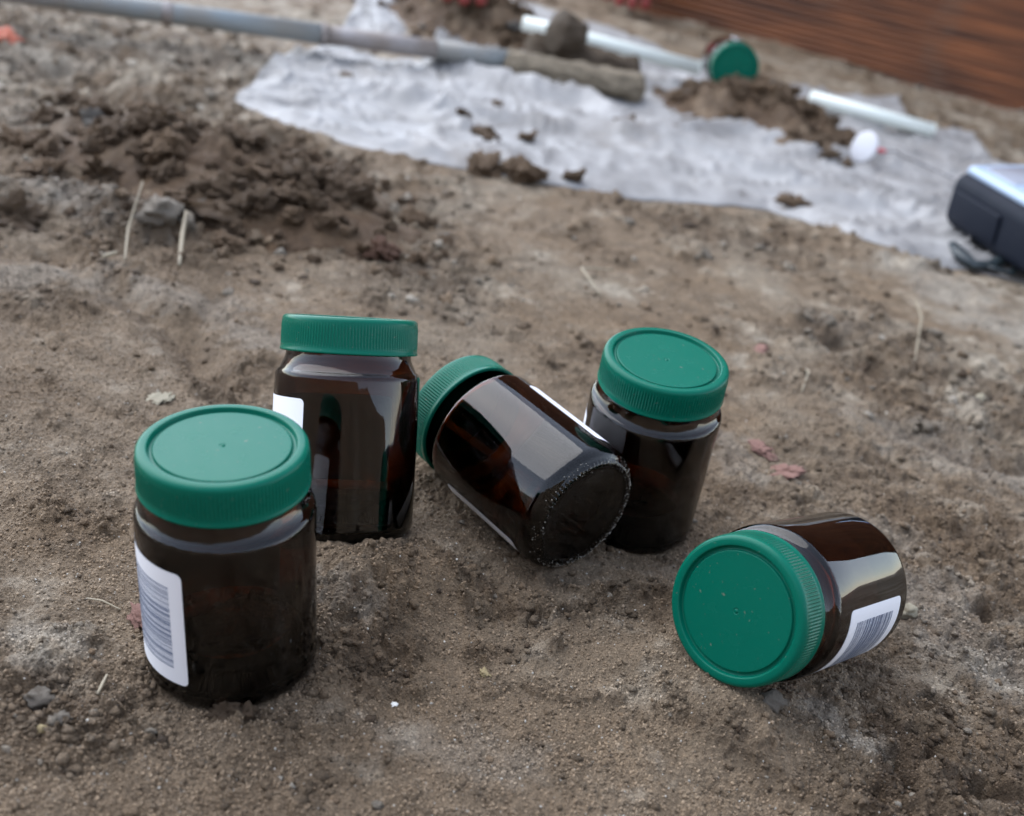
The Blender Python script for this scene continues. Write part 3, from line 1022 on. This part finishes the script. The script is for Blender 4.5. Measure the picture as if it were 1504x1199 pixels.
stone(235, 588, 0.0055, 'pale yellowish flake pressed in the soil above the nearest lid', mat=M_PALE, flat=0.3, name='stone_flake')
stone(1133, 1030, 0.0055, 'dark grey stone under the rim of the lying jar lid', grey=True, mat=M_GREY, flat=0.6)
stone(580, 1036, 0.0012, 'tiny white chip in front of the tipped jar', mat=M_WHITE, flat=0.4, name='stone_chip')
stone(712, 993, 0.0022, 'tiny yellow crumb in the middle foreground', mat=M_YEL, flat=0.5)
stone(330, 1050, 0.0060, 'brown crumbly clod against the base of the nearest jar', 'soil clod')
stone(362, 1052, 0.0045, 'smaller grey-brown clod right at the nearest jar base', 'soil clod')
stone(1118, 664, 0.009, 'pinkish brick scrap right of the far upright jar', 'brick scrap', mat=M_RED, flat=0.25, name='brick_scrap')
stone(1152, 697, 0.010, 'larger pinkish brick scrap below the other scrap', 'brick scrap', mat=M_RED, flat=0.25, name='brick_scrap')
stone(1114, 516, 0.006, 'small pinkish brick scrap beside the far upright jar lid', 'brick scrap', mat=M_RED, flat=0.2, name='brick_scrap')
stone(208, 912, 0.006, 'dull red brick scrap touching the label of the nearest jar', 'brick scrap', mat=M_RED, flat=0.4, name='brick_scrap')
stone(6, 64, 0.014, 'bright orange plastic scrap at the upper left edge', 'plastic scrap', mat=M_ORG, flat=0.4, name='plastic_scrap')
stone(1440, 585, 0.0045, 'round pale pebble at the right edge', grey=True, mat=M_PALE)
stone(1330, 905, 0.005, 'pale chip behind the lying jar', grey=True, mat=M_PALE)


# straws
def straw(pts, r, label, dz=0.001, seg=7):
    P = []
    for (a, b, h) in pts:
        g = GZ(a, b); P.append(Vector((g.x, g.y, hzf(g.x, g.y) + r + dz + h)))
    # densify
    Q = []
    for a, b in zip(P[:-1], P[1:]):
        for k in range(5): Q.append(a.lerp(b, k / 5))
    Q.append(P[-1])
    o = obj('straw', tube_mesh('straw', Q, [r * (1 - 0.35 * abs(2 * i / (len(Q) - 1) - 1)) for i in range(len(Q))], seg), M_STRAW)
    tag(o, label, 'straw')


straw([(183, 392, 0), (188, 362, 0.012), (208, 330, 0.012)], 0.0010, 'thin bent pale straw standing at the front of the left clod heap')
straw([(263, 396, 0), (267, 368, 0.008), (272, 345, 0.004)], 0.0019, 'thick pale straw stub beside the bent thin straw')
straw([(900, 406, 0.004), (852, 406, 0.006), (880, 442, 0)], 0.0011, 'pale straw bent into a sharp angle in the middle distance')
straw([(1342, 448, 0.004), (1349, 480, 0.006), (1340, 540, 0)], 0.0010, 'long thin upright straw on the soil at right')
straw([(1174, 548, 0.002), (1183, 562, 0.003), (1176, 580, 0)], 0.0009, 'short hooked straw right of the far upright jar')
straw([(157, 1008, 0.002), (143, 1036, 0)], 0.00075, 'short straw piece left of the nearest jar base')
straw([(128, 885, 0), (150, 892, 0.001), (178, 902, 0)], 0.0005, 'thin dark twig lying left of the nearest jar')
straw([(150, 388, 0.001), (172, 384, 0.003)], 0.0016, 'frayed pale straw tuft at the foot of the bent straw')


# ------------------------------------------------------------------ plastic sheet
def mat_sheet():
    m, t, b = mat_new('plastic_film')
    b.inputs['Roughness'].default_value = 0.5
    b.inputs['Specular IOR Level'].default_value = 0.3
    tc = t.nodes.new('ShaderNodeTexCoord')
    n = t.nodes.new('ShaderNodeTexNoise'); n.inputs['Scale'].default_value = 14; n.inputs['Detail'].default_value = 7; n.inputs['Roughness'].default_value = 0.6
    t.links.new(tc.outputs['Object'], n.inputs['Vector'])
    r = t.nodes.new('ShaderNodeValToRGB')
    e = r.color_ramp.elements
    e[0].position = 0.34; e[0].color = (0.21, 0.205, 0.20, 1)
    e[1].position = 0.62; e[1].color = (0.36, 0.355, 0.35, 1)
    t.links.new(n.outputs['Fac'], r.inputs['Fac'])
    # mud specks
    n2 = t.nodes.new('ShaderNodeTexNoise'); n2.inputs['Scale'].default_value = 42; n2.inputs['Detail'].default_value = 3
    t.links.new(tc.outputs['Object'], n2.inputs['Vector'])
    r2 = t.nodes.new('ShaderNodeValToRGB')
    r2.color_ramp.elements[0].position = 0.70; r2.color_ramp.elements[1].position = 0.76
    t.links.new(n2.outputs['Fac'], r2.inputs['Fac'])
    mx = t.nodes.new('ShaderNodeMix'); mx.data_type = 'RGBA'
    mx.inputs[7].default_value = (0.15, 0.13, 0.115, 1)
    t.links.new(r2.outputs['Color'], mx.inputs[0]); t.links.new(r.outputs['Color'], mx.inputs[6])
    n4 = t.nodes.new('ShaderNodeTexNoise'); n4.inputs['Scale'].default_value = 5.5; n4.inputs['Detail'].default_value = 9; n4.inputs['Roughness'].default_value = 0.7
    t.links.new(tc.outputs['Object'], n4.inputs['Vector'])
    r4 = t.nodes.new('ShaderNodeValToRGB'); r4.color_ramp.elements[0].position = 0.55; r4.color_ramp.elements[1].position = 0.78
    r4.color_ramp.elements[1].color = (0.75, 0.75, 0.75, 1)
    t.links.new(n4.outputs['Fac'], r4.inputs['Fac'])
    mx4 = t.nodes.new('ShaderNodeMix'); mx4.data_type = 'RGBA'; mx4.inputs[7].default_value = (0.20, 0.165, 0.13, 1)
    t.links.new(r4.outputs['Color'], mx4.inputs[0]); t.links.new(mx.outputs[2], mx4.inputs[6])
    t.links.new(mx4.outputs[2], b.inputs['Base Color'])
    return m


M_SHEET = mat_sheet()


def resample(pts, n):
    P = np.array([p[:2] for p in pts]); d = np.concatenate([[0], np.cumsum(np.hypot(*np.diff(P, axis=0).T))])
    t = np.linspace(0, d[-1], n)
    return np.stack([np.interp(t, d, P[:, 0]), np.interp(t, d, P[:, 1])], -1)


def interp_pairs(near, far, n):
    """near/far given at matching stations"""
    k = len(near); t = np.linspace(0, k - 1, n)
    A = np.array([p[:2] for p in near]); B = np.array([p[:2] for p in far]); i = np.arange(k)
    return (np.stack([np.interp(t, i, A[:, 0]), np.interp(t, i, A[:, 1])], -1), np.stack([np.interp(t, i, B[:, 0]), np.interp(t, i, B[:, 1])], -1))


stations = [  # near edge px, far edge px
    ((345, 150), (351, 141)), ((385, 168), (400, 88)), ((430, 188), (460, 72)), ((490, 207), (500, 66)), ((560, 226), (560, 88)), ((640, 243), (640, 98)),
    ((720, 258), (640, 40)), ((790, 271), (720, -6)), ((850, 281), (790, 8)), ((960, 296), (880, 42)), ((1060, 304), (990, 88)), ((1130, 311), (1110, 128)),
    ((1180, 325), (1225, 140)), ((1250, 352), (1318, 144)), ((1330, 376), (1345, 190)), ((1420, 398), (1422, 196)), ((1504, 418), (1452, 236)), ((1620, 448), (1560, 270)), ((1760, 490), (1720, 330))]
nearE = [GZ(*a) for a, b in stations]; farE = [GZ(*b) for a, b in stations]
NS, NTt = 260, 90
A_, B_ = interp_pairs(nearE, farE, NS)
tt = np.linspace(0, 1, NTt)
SX = A_[:, None, 0] * (1 - tt) + B_[:, None, 0] * tt; SY = A_[:, None, 1] * (1 - tt) + B_[:, None, 1] * tt
# ragged edges
SX += 0.005 * fbm(SX / 0.12, SY / 0.12, 401, 3); SY += 0.005 * fbm(SX / 0.12 + 9, SY / 0.12, 405, 3)
SZ = height_base(SX.ravel(), SY.ravel()).reshape(SX.shape)
wr = np.abs(fbm(SX / 0.16 + 0.5 * SY / 0.1, SY / 0.07, 411, 3)); wr2 = fbm(SX / 0.05, SY / 0.03, 415, 3)
cr = np.abs(fbm(SX / 0.10 - SY / 0.06, SY / 0.09 + SX / 0.3, 431, 2)); cr2 = np.abs(fbm(SX / 0.05 + SY / 0.09, SY / 0.14, 437, 2))
off = 0.0045 + 0.005 * (1 - np.clip(wr * 2.0, 0, 1)) ** 1.5 + 0.0008 * wr2 + 0.0075 * np.exp(-cr / 0.05) + 0.0038 * np.exp(-cr2 / 0.05)
off = off + 0.016 * np.exp(-segdist(SX, SY, P2((640, 112), (760, 140), (860, 158), (900, 178))) ** 2 / 0.020 ** 2)
off = off + 0.014 * np.exp(-segdist(SX, SY, P2((600, 165), (760, 190), (960, 215), (1160, 270))) ** 2 / 0.014 ** 2)
off = off + 0.012 * np.exp(-segdist(SX, SY, P2((960, 200), (1080, 204), (1180, 235), (1290, 245))) ** 2 / 0.020 ** 2)
off = off + 0.010 * np.exp(-segdist(SX, SY, P2((420, 130), (560, 150), (680, 200))) ** 2 / 0.016 ** 2)
off = off + 0.010 * np.exp(-segdist(SX, SY, P2((1180, 300), (1300, 310), (1420, 350))) ** 2 / 0.014 ** 2)
ed = np.minimum(tt * np.hypot(*(A_ - B_).T)[:, None], (1 - tt) * np.hypot(*(A_ - B_).T)[:, None])
SZ += 0.0008 + off * (1 - np.exp(-(ed / 0.022) ** 2))
sheet = obj('plastic_sheet', mesh_np('plastic_sheet', np.stack([SX, SY, SZ], -1).reshape(-1, 3), grid_faces(NS, NTt)), M_SHEET)
sol = sheet.modifiers.new('thickness', 'SOLIDIFY'); sol.thickness = 0.0004
tag(sheet, 'long wrinkled whitish plastic sheet spread on the soil behind the jars', 'plastic sheet')


def sheet_z(p):
    i = np.argmin((SX - p.x) ** 2 + (SY - p.y) ** 2)
    return float(SZ.flat[i])


def on_sheet(px, py, dz=0.0):
    p = GZ(px, py)
    for _ in range(3): p = G(px, py, sheet_z(p))
    return Vector((p.x, p.y, sheet_z(p) + dz))


# standing fold of film behind the rod
pk = GZ(560, 62); rt = GZ(622, 62); lf = GZ(498, 50)
n = 40
g = np.linspace(0, 1, n)
U, Vv = np.meshgrid(g, g)
base_a, base_b = np.array(lf), np.array(rt)
top_ = np.array(G(545, -16, 0.03))
bx3 = base_a[None, None] * (1 - U[..., None]) + base_b[None, None] * U[..., None]
tipw = 0.35
P3 = bx3 * (1 - Vv[..., None]) + (top_ + (bx3 - bx3.mean((0, 1))) * tipw) * Vv[..., None]
dirn = np.array([0.1, 0.8, 0.0]); P3 += (0.05 * np.sin(U * 7 + 1.5 * Vv) * (1 - 0.5 * Vv) * np.sin(Vv * 2.5 + 0.4))[..., None] * dirn
P3[..., 2] += 0.008 * fbm(U * 5, Vv * 5, 421, 3)
fs = obj('plastic_sheet', mesh_np('plastic_fold', P3.reshape(-1, 3), grid_faces(n, n)), M_SHEET)
fs.modifiers.new('thickness', 'SOLIDIFY').thickness = 0.0005
tag(fs, 'raised peak of crumpled whitish plastic behind the drill rod', 'plastic sheet')

# clods lying on the sheet
for (x_, y_, s_, lab) in [
    (768, 252, 0.020, 'biggest brown clod on the near edge of the plastic sheet'), (840, 263, 0.010, 'small clod right of the biggest one on the sheet edge'),
    (715, 205, 0.013, 'dark clod smear uppermost of the clods on the sheet'), (712, 240, 0.017, 'dark clod left of the biggest clod on the sheet edge'),
    (1165, 303, 0.012, 'dark clod on the sheet edge nearer the meter'), (1150, 298, 0.008, 'little clod touching the left side of the dark clod nearer the meter'),
    (912, 185, 0.012, 'dark clod on the sheet under the muddy core'), (772, 206, 0.009, 'small dark clod in the middle of the sheet'),
    (680, 180, 0.007, 'small dark crumb left of the middle of the sheet'), (730, 155, 0.006, 'tiny dark crumb near the far edge of the sheet'),
    (510, 115, 0.006, 'tiny dark crumb on the left end of the sheet')]:
    p = on_sheet(x_, y_)
    o = obj('soil_clod', random.choice(CLODS), None, None, smooth=False)
    o.location = (p.x, p.y, p.z + s_ * 0.3); o.scale = (s_, s_ * 1.0, s_ * 0.6); o.rotation_euler = (0.2, 0.1, random.uniform(0, 6))
    tag(o, lab, 'soil clod')


# ------------------------------------------------------------------ drill rod, cores, tubes
M_STEEL = mat_plain('painted_steel', (0.23, 0.27, 0.29), 0.5, noise=(18, 0.8, (0.24, 0.22, 0.19)), metal=0.0)
M_STEELM = mat_plain('muddy_steel', (0.33, 0.31, 0.31), 0.7, noise=(30, 0.8, (0.22, 0.18, 0.15)), bump=(200, 0.001))
M_CORE = mat_soil('core_soil', False, (0.24, 0.198, 0.142))
M_CORED = mat_soil('core_soil_dark', False, (0.125, 0.093, 0.064))
M_TUBE = mat_plain('white_tube', (0.84, 0.88, 0.82), 0.3, noise=(20, 0.25, (0.68, 0.8, 0.7)))


def Q(px, py, up):
    """point at height up above the ground relief that is seen at (px,py)"""
    p = GZ(px, py)
    for _ in range(4): p = G(px, py, hz(p.x, p.y) + up)
    return p


def rod_part(name, parent, a, b, r, mat, origin, seg=28):
    m = tube_mesh(name, [a - origin, a.lerp(b, 0.5) - origin, b - origin], r, seg)
    o = obj(name, m, mat, parent)
    for p in m.polygons:
        if len(p.vertices) > 4: p.use_smooth = False
    return o


ra, rb = Q(-60, -23, 0.05), Q(748, 88, 0.03)
rr = 0.0128
root = empty('drill_rod', rb); tag(root, 'long blue-grey steel drill rod lying across the top left', 'drill rod')
L_ = lambda t: ra.lerp(rb, t)
def t_at(px):
    best = min((abs((lambda q: CX + FPX * q[0] / q[2])(ROWS.T @ (np.array(L_(t)) - np.array([0, 0, CAM_H]))) - px), t) for t in np.linspace(0, 1, 400))
    return best[1]
t1, t2 = t_at(470), t_at(640)
rod_part('rod_section', root, L_(0), L_(t1), rr, M_STEEL, rb)
rod_part('joint_collar', root, L_(t1), L_(t1 + 0.012), rr * 1.12, M_STEELM, rb)
rod_part('rod_section', root, L_(t1 + 0.012), L_(t2), rr * 0.95, M_STEELM, rb)
rod_part('rod_section', root, L_(t2), L_(1.0), rr, M_STEEL, rb)
tj = t_at(245)
rod_part('joint_collar', root, L_(tj - 0.01), L_(tj + 0.01), rr * 1.04, M_STEELM, rb)
pe = rb + (rb - ra).normalized() * 0.035
rod_part('rod_tip', root, rb, pe, rr * 0.8, M_STEELM, rb)


def core(pts, r, mat, label, seed):
    a, b = pts
    n = 60; seg = 36
    ax = (b - a).normalized(); u = Vector((0, 0, 1)).cross(ax).normalized(); v = ax.cross(u)
    V = []
    tv = np.linspace(0, 1, n)
    rad = np.random.default_rng(seed)
    for i, t in enumerate(tv):
        e = min(t, 1 - t)
        for k in range(seg):
            th = 2 * math.pi * k / seg
            V.append((t, th, e))
    V = np.array(V)
    Lc = (b - a).length
    nz = fbm(V[:, 0] * Lc / 0.03, np.cos(V[:, 1]) * 1.2 + np.sin(V[:, 1]) * 2.3 + 5, seed, 4)
    R_ = r * (1 + 0.34 * nz) * np.sqrt(np.clip(V[:, 2] * Lc / (r * 0.5), 0.02, 1))
    pts_ = np.array(a)[None] + np.outer(V[:, 0], np.array(b - a)) + (R_ * np.cos(V[:, 1]))[:, None] * np.array(u)[None] + (R_ * np.sin(V[:, 1]))[:, None] * np.array(v)[None]
    o = obj('soil_core', mesh_np('soil_core', pts_, grid_faces(n, seg, True)), mat)
    tag(o, label, 'soil core')
    return o


core((Q(735, 92, 0.026), Q(948, 134, 0.024)), 0.020, M_CORE, 'grey-brown cylindrical soil core at the end of the drill rod', 501)
core((Q(770, 66, 0.04), Q(940, 108, 0.028)), 0.021, M_CORED, 'darker soil core lying behind the paler core', 507)
core((Q(806, 40, 0.07), Q(858, 62, 0.055)), 0.026, M_CORED, 'dark soil lump over the long white tube', 513)


def white_tube(a, b, r, label):
    o = empty('plastic_tube', a); tag(o, label, 'tube')
    n_ = (b - a)
    tb = obj('tube', tube_mesh('tube', [Vector(), n_ * 0.5, n_], r, 24, caps=True), M_TUBE, o)
    tb2 = obj('end_cap', tube_mesh('end_cap', [n_ * 0.997, n_ * 1.004, n_ * 1.008], [r * 1.03, r * 1.0, r * 0.7], 24), M_TUBE, o)
    return o


white_tube(Q(768, 34, 0.055), Q(1026, 100, 0.035), 0.0105, 'long white plastic tube pointing at the far green lid')
white_tube(Q(1190, 144, 0.030), Q(1370, 192, 0.018), 0.0105, 'pale greenish tube lying right of the fibrous heap')

# far jar half hidden in the heap
fd = ray(1080, 100)
fp = Vector(fd) * 1.72 + Vector((0, 0, CAM_H))
ax = Vector((-fd[0] + 0.16, -fd[1], -fd[2] * 0.6)).normalized()
place_jar(fp - ax * JH, ax, 0, 'far amber jar beyond the sheet with its green lid facing forward')

# ------------------------------------------------------------------ white disc probe, meter, strap
M_WP = mat_plain('white_plastic', (0.52, 0.52, 0.55), 0.35, noise=(50, 0.1, (0.6, 0.6, 0.62)))
M_PINK = mat_plain('red_plastic', (0.6, 0.12, 0.14), 0.4)
M_CAB = mat_plain('cable_rubber', (0.10, 0.10, 0.11), 0.5)
dc = on_sheet(1262, 240) + Vector((0, 0, 0.021))
probe = empty('disc_probe', dc); tag(probe, 'white round disc standing on edge on the sheet beside the heap', 'probe')
dn = Vector((-0.78, -0.55, 0.28)).normalized()
rotm = dn.to_track_quat('Z', 'Y').to_matrix().to_4x4()
prof = [(0.0001, 0.0018), (0.017, 0.0018), (0.0195, 0.0012), (0.0205, 0.0003), (0.0205, -0.001), (0.019, -0.0018), (0.0001, -0.0018)]
me = lathe('disc', prof, 48); me.transform(rotm); obj('disc', me, M_WP, probe)
side = Vector((0.8, -0.1, 0)).normalized()
obj('red_stub', tube_mesh('red_stub', [side * 0.008 - dn * 0.003, side * 0.024, side * 0.027], [0.0032, 0.0032, 0.002], 14), M_PINK, probe)
w0 = dc + side * 0.026
w1 = on_sheet(1340, 238, 0.004); w2 = on_sheet(1400, 268, 0.004)
obj('cable', tube_mesh('cable', [w0 - dc, (w0.lerp(w1, .35) + Vector((0, 0, .004))) - dc, w0.lerp(w1, .7) - dc, w1 - dc, w1.lerp(w2, .5) - dc, w2 - dc], 0.0011, 8), M_CAB, probe)

M_NAVY = mat_plain('navy_rubber', (0.006, 0.009, 0.018), 0.6, 0.15, noise=(40, 0.4, (0.014, 0.017, 0.025)))
M_FACE = mat_plain('meter_face', (0.36, 0.46, 0.60), 0.25, noise=(15, 0.2, (0.3, 0.36, 0.45)))
M_SCREEN = mat_plain('meter_screen', (0.30, 0.32, 0.37), 0.12)
M_KEY = mat_plain('meter_key', (0.10, 0.22, 0.55), 0.3)


def rbox(name, sx, sy, sz, bev, seg=4, top_scale=(1, 1)):
    bm = bmesh.new(); bmesh.ops.create_cube(bm, size=1)
    for v in bm.verts:
        v.co.x *= sx * (top_scale[0] if v.co.z > 0 else 1); v.co.y *= sy * (top_scale[1] if v.co.z > 0 else 1); v.co.z *= sz
    bmesh.ops.bevel(bm, geom=bm.edges[:] + bm.verts[:], offset=bev, segments=seg, profile=0.5, affect='EDGES')
    return bm_mesh(name, bm)


# body axes: long axis runs toward the viewer's right
c0 = on_sheet(1398, 300); c1 = on_sheet(1560, 400)
lx = Vector((c1.x - c0.x, c1.y - c0.y, 0)).normalized()
ly = Vector((-lx.y, lx.x, 0))
if ly.y < 0: ly = -ly
ML, MW, MT = 0.190, 0.096, 0.074
corner = on_sheet(1376, 330)
zb = corner.z + 0.004
cen = Vector((corner.x, corner.y, 0)) + lx * ML / 2 + ly * MW / 2
meter = empty('handheld_meter', (cen.x, cen.y, zb)); tag(meter, 'dark handheld meter with pale screen on the sheet at right edge', 'meter')
zz = lx.cross(ly); 
if zz.z < 0: lx = -lx
meter.rotation_euler = Matrix((lx, ly, Vector((0, 0, 1)))).transposed().to_euler()
meter.rotation_euler.x += 0.12
b_ = obj('case', rbox('case', ML, MW, MT * 0.82, 0.015, 6, (0.97, 0.94)), M_NAVY, meter); b_.location = (0, 0, MT * 0.41)
f_ = obj('face_plate', rbox('face_plate', ML * 0.88, MW * 0.78, 0.010, 0.0042, 4, (0.97, 0.94)), M_FACE, meter); f_.location = (0, 0, MT * 0.82 + 0.003)
sgn = -1 if lx.x > 0 else 1
s_ = obj('screen', rbox('screen', 0.058, MW * 0.52, 0.003, 0.001, 2), M_SCREEN, f_); s_.location = (sgn * 0.038, 0, 0.0048)
for i in range(3):
    for j in range(3):
        k_ = obj('key', rbox('key', 0.013, 0.012, 0.004, 0.0015, 2), M_KEY, f_); k_.location = (-sgn * (0.012 + 0.019 * i), -0.018 + 0.018 * j, 0.0056)
gp = obj('side_grip', rbox('side_grip', ML * 0.45, 0.004, MT * 0.42, 0.0018, 3), M_NAVY, b_); gp.location = (sgn * 0.03, -MW / 2 + 0.0005, -0.002)

M_STRAP = mat_plain('dark_strap', (0.02, 0.03, 0.035), 0.4)
sp = [on_sheet(*q_, 0.006) for q_ in [(1396, 366), (1412, 374), (1432, 384), (1455, 387), (1480, 384), (1510, 380), (1560, 390)]]
strap = empty('wrist_strap', sp[0]); tag(strap, 'dark looped strap lying in front of the meter', 'strap')
obj('strap_band', tube_mesh('strap_band', [p - sp[0] for p in sp], [0.005, 0.009, 0.009, 0.007, 0.006, 0.006, 0.006], 14, flat=0.6), M_STRAP, strap)
sp2 = [on_sheet(*q_, 0.006) for q_ in [(1440, 386), (1462, 396), (1485, 398), (1505, 388), (1540, 384)]]
obj('strap_loop', tube_mesh('strap_loop', [p - sp[0] for p in sp2], 0.004, 12, flat=0.5), M_STRAP, strap)


# ------------------------------------------------------------------ ribbed board
def mat_board():
    m, t, b = mat_new('ribbed_board')
    b.inputs['Roughness'].default_value = 0.6
    tc = t.nodes.new('ShaderNodeTexCoord')
    mp = t.nodes.new('ShaderNodeMapping'); mp.inputs['Scale'].default_value = (2.2, 10, 26)
    t.links.new(tc.outputs['Object'], mp.inputs['Vector'])
    n = t.nodes.new('ShaderNodeTexNoise'); n.inputs['Scale'].default_value = 2.5; n.inputs['Detail'].default_value = 8
    t.links.new(mp.outputs[0], n.inputs['Vector'])
    r = t.nodes.new('ShaderNodeValToRGB'); e = r.color_ramp.elements
    e[0].position = 0.3; e[0].color = (0.05, 0.016, 0.005, 1); e[1].position = 0.72; e[1].color = (0.27, 0.09, 0.028, 1)
    t.links.new(n.outputs['Fac'], r.inputs['Fac'])
    n2 = t.nodes.new('ShaderNodeTexNoise'); n2.inputs['Scale'].default_value = 9; n2.inputs['Detail'].default_value = 4
    t.links.new(tc.outputs['Object'], n2.inputs['Vector'])
    r2 = t.nodes.new('ShaderNodeValToRGB'); r2.color_ramp.elements[0].position = 0.58; r2.color_ramp.elements[1].position = 0.72
    t.links.new(n2.outputs['Fac'], r2.inputs['Fac'])
    mx = t.nodes.new('ShaderNodeMix'); mx.data_type = 'RGBA'; mx.inputs[7].default_value = (0.14, 0.085, 0.055, 1)
    ml = t.nodes.new('ShaderNodeMath'); ml.operation = 'MULTIPLY'; ml.inputs[1].default_value = 0.55
    t.links.new(r2.outputs['Color'], ml.inputs[0]); t.links.new(ml.outputs[0], mx.inputs[0]); t.links.new(r.outputs['Color'], mx.inputs[6])
    t.links.new(mx.outputs[2], b.inputs['Base Color'])
    return m


ba, bb = GZ(968, 24), GZ(1504, 166)
bd = Vector((bb.x - ba.x, bb.y - ba.y, 0)); BL = bd.length; bd.normalize()
bn = Vector((bd.y, -bd.x, 0))
if bn.y > 0: bn = -bn          # towards the viewer
start = ba - bd * 0.35; BLX = BL + 1.25
prof = [(0.0, 0.0)]
z_ = 0.0; pitch_ = 0.0115
k = 0
while z_ < 1.6:
    prof += [(0.0, z_ + 0.0018), (0.0055, z_ + 0.0030), (0.0060, z_ + 0.0092), (0.0, z_ + 0.0104)]
    z_ += pitch_; k += 1
top = z_
outer = prof + [(0.0, top), (-0.032, top), (-0.032, 0.0)]
nX = 40
V = []
for i in range(nX + 1):
    for (d_, z2) in outer:
        p = start + bd * (BLX * i / nX) + bn * d_
        V.append((p.x, p.y, -0.02 + z2))
F = grid_faces(nX + 1, len(outer), True)
bme = mesh_np('ribbed_board', V, F)
zoff = min(ba.z, bb.z)
slope_z = (bb.z - ba.z) / BL
bvs = np.array(V); 
s_along = (bvs[:, 0] - start.x) * bd.x + (bvs[:, 1] - start.y) * bd.y
bvs[:, 2] += ba.z + slope_z * s_along
bvs -= np.array(start)
bme.vertices.foreach_set('co', bvs.astype(np.float32).ravel()); bme.update()
bm2 = bmesh.new(); bm2.from_mesh(bme)
bmesh.ops.holes_fill(bm2, edges=[e for e in bm2.edges if e.is_boundary], sides=0)
bmesh.ops.recalc_face_normals(bm2, faces=bm2.faces); bm2.to_mesh(bme); bm2.free()
board = obj('ribbed_panel', bme, mat_board(), smooth=False)
board.location = start
_rz = math.atan2(bd.y, bd.x); bme.transform(Matrix.Rotation(-_rz, 4, 'Z')); board.rotation_euler.z = _rz
tag(board, 'tall reddish brown ribbed panel standing upright behind the sheet', 'panel')


# ------------------------------------------------------------------ red gloves at the top edge
M_GLOVE = mat_plain('red_glove', (0.30, 0.045, 0.035), 0.7, noise=(60, 0.6, (0.10, 0.02, 0.02)), bump=(300, 0.001))


def glove(wrist, tips_dir, label, s=1.0):
    """work glove: palm and five bent fingers, one continuous skin"""
    f = Vector(tips_dir).normalized(); side_ = f.cross(Vector((0, 0, 1))).normalized()
    upv = side_.cross(f)
    verts, edges, rads = [], [], []

    def add(p, r, link=None):
        verts.append(p * s); rads.append(r * s)
        if link is not None: edges.append((link, len(verts) - 1))
        return len(verts) - 1
    c0 = add(-f * 0.10, 0.036); c1 = add(-f * 0.05, 0.034, c0); w = add(Vector(), 0.031, c1)
    pm = add(f * 0.045 + upv * 0.004, 0.030, w)
    for i, (o_, ln) in enumerate([(-0.033, 0.072), (-0.011, 0.082), (0.011, 0.078), (0.033, 0.062)]):
        k1 = add(f * 0.085 + side_ * o_ * 0.9 + upv * 0.006, 0.0125, pm)
        k2 = add(f * (0.085 + ln * 0.45) + side_ * o_ * 1.1 + upv * 0.004, 0.0115, k1)
        k3 = add(f * (0.085 + ln * 0.72) + side_ * o_ * 1.15 - upv * 0.010, 0.0105, k2)
        add(f * (0.085 + ln * 0.85) + side_ * o_ * 1.15 - upv * 0.028, 0.0095, k3)
    th1 = add(f * 0.035 - side_ * 0.045, 0.0145, w)
    th2 = add(f * 0.070 - side_ * 0.062 - upv * 0.006, 0.013, th1)
    add(f * 0.095 - side_ * 0.060 - upv * 0.018, 0.011, th2)
    me = bpy.data.meshes.new('red_glove')
    me.from_pydata([v[:] for v in verts], edges, [])
    o = obj('red_glove', me, M_GLOVE, None, smooth=False)
    sk = o.modifiers.new('skin', 'SKIN')
    for i, r in enumerate(rads): me.skin_vertices[0].data[i].radius = (r, r)
    me.skin_vertices[0].data[2].use_root = True
    sk.use_smooth_shade = True
    ss = o.modifiers.new('sub', 'SUBSURF'); ss.levels = 2; ss.render_levels = 2
    o.location = wrist
    tag(o, label, 'glove')
    return o


tip = Q(694, 16, 0.055)
glove(tip + Vector((-0.045, 0.175, 0.060)), (0.10, -1.0, -0.22), 'dark red work glove whose fingertip dips in at the top edge')
tip2 = Q(925, 4, 0.03)
glove(tip2 + Vector((0.0, 0.16, 0.05)), (-0.05, -1.0, -0.25), 'dark red work glove lying at the foot of the ribbed panel')
cp = Q(706, 6, 0.045)
cap = empty('bottle_cap', cp); tag(cap, 'small bluish white bottle cap beside the red glove fingertip', 'bottle cap')
obj('cap_shell', lathe('cap_shell', [(0.0001, 0.016), (0.009, 0.016), (0.0115, 0.014), (0.012, 0.010), (0.012, -0.014), (0.0105, -0.015), (0.0001, -0.015)], 40), M_WP, cap)
obj('cap_band', lathe('cap_band', [(0.0121, -0.006), (0.0128, -0.007), (0.0128, -0.012), (0.0121, -0.013)], 40), M_FACE, cap)
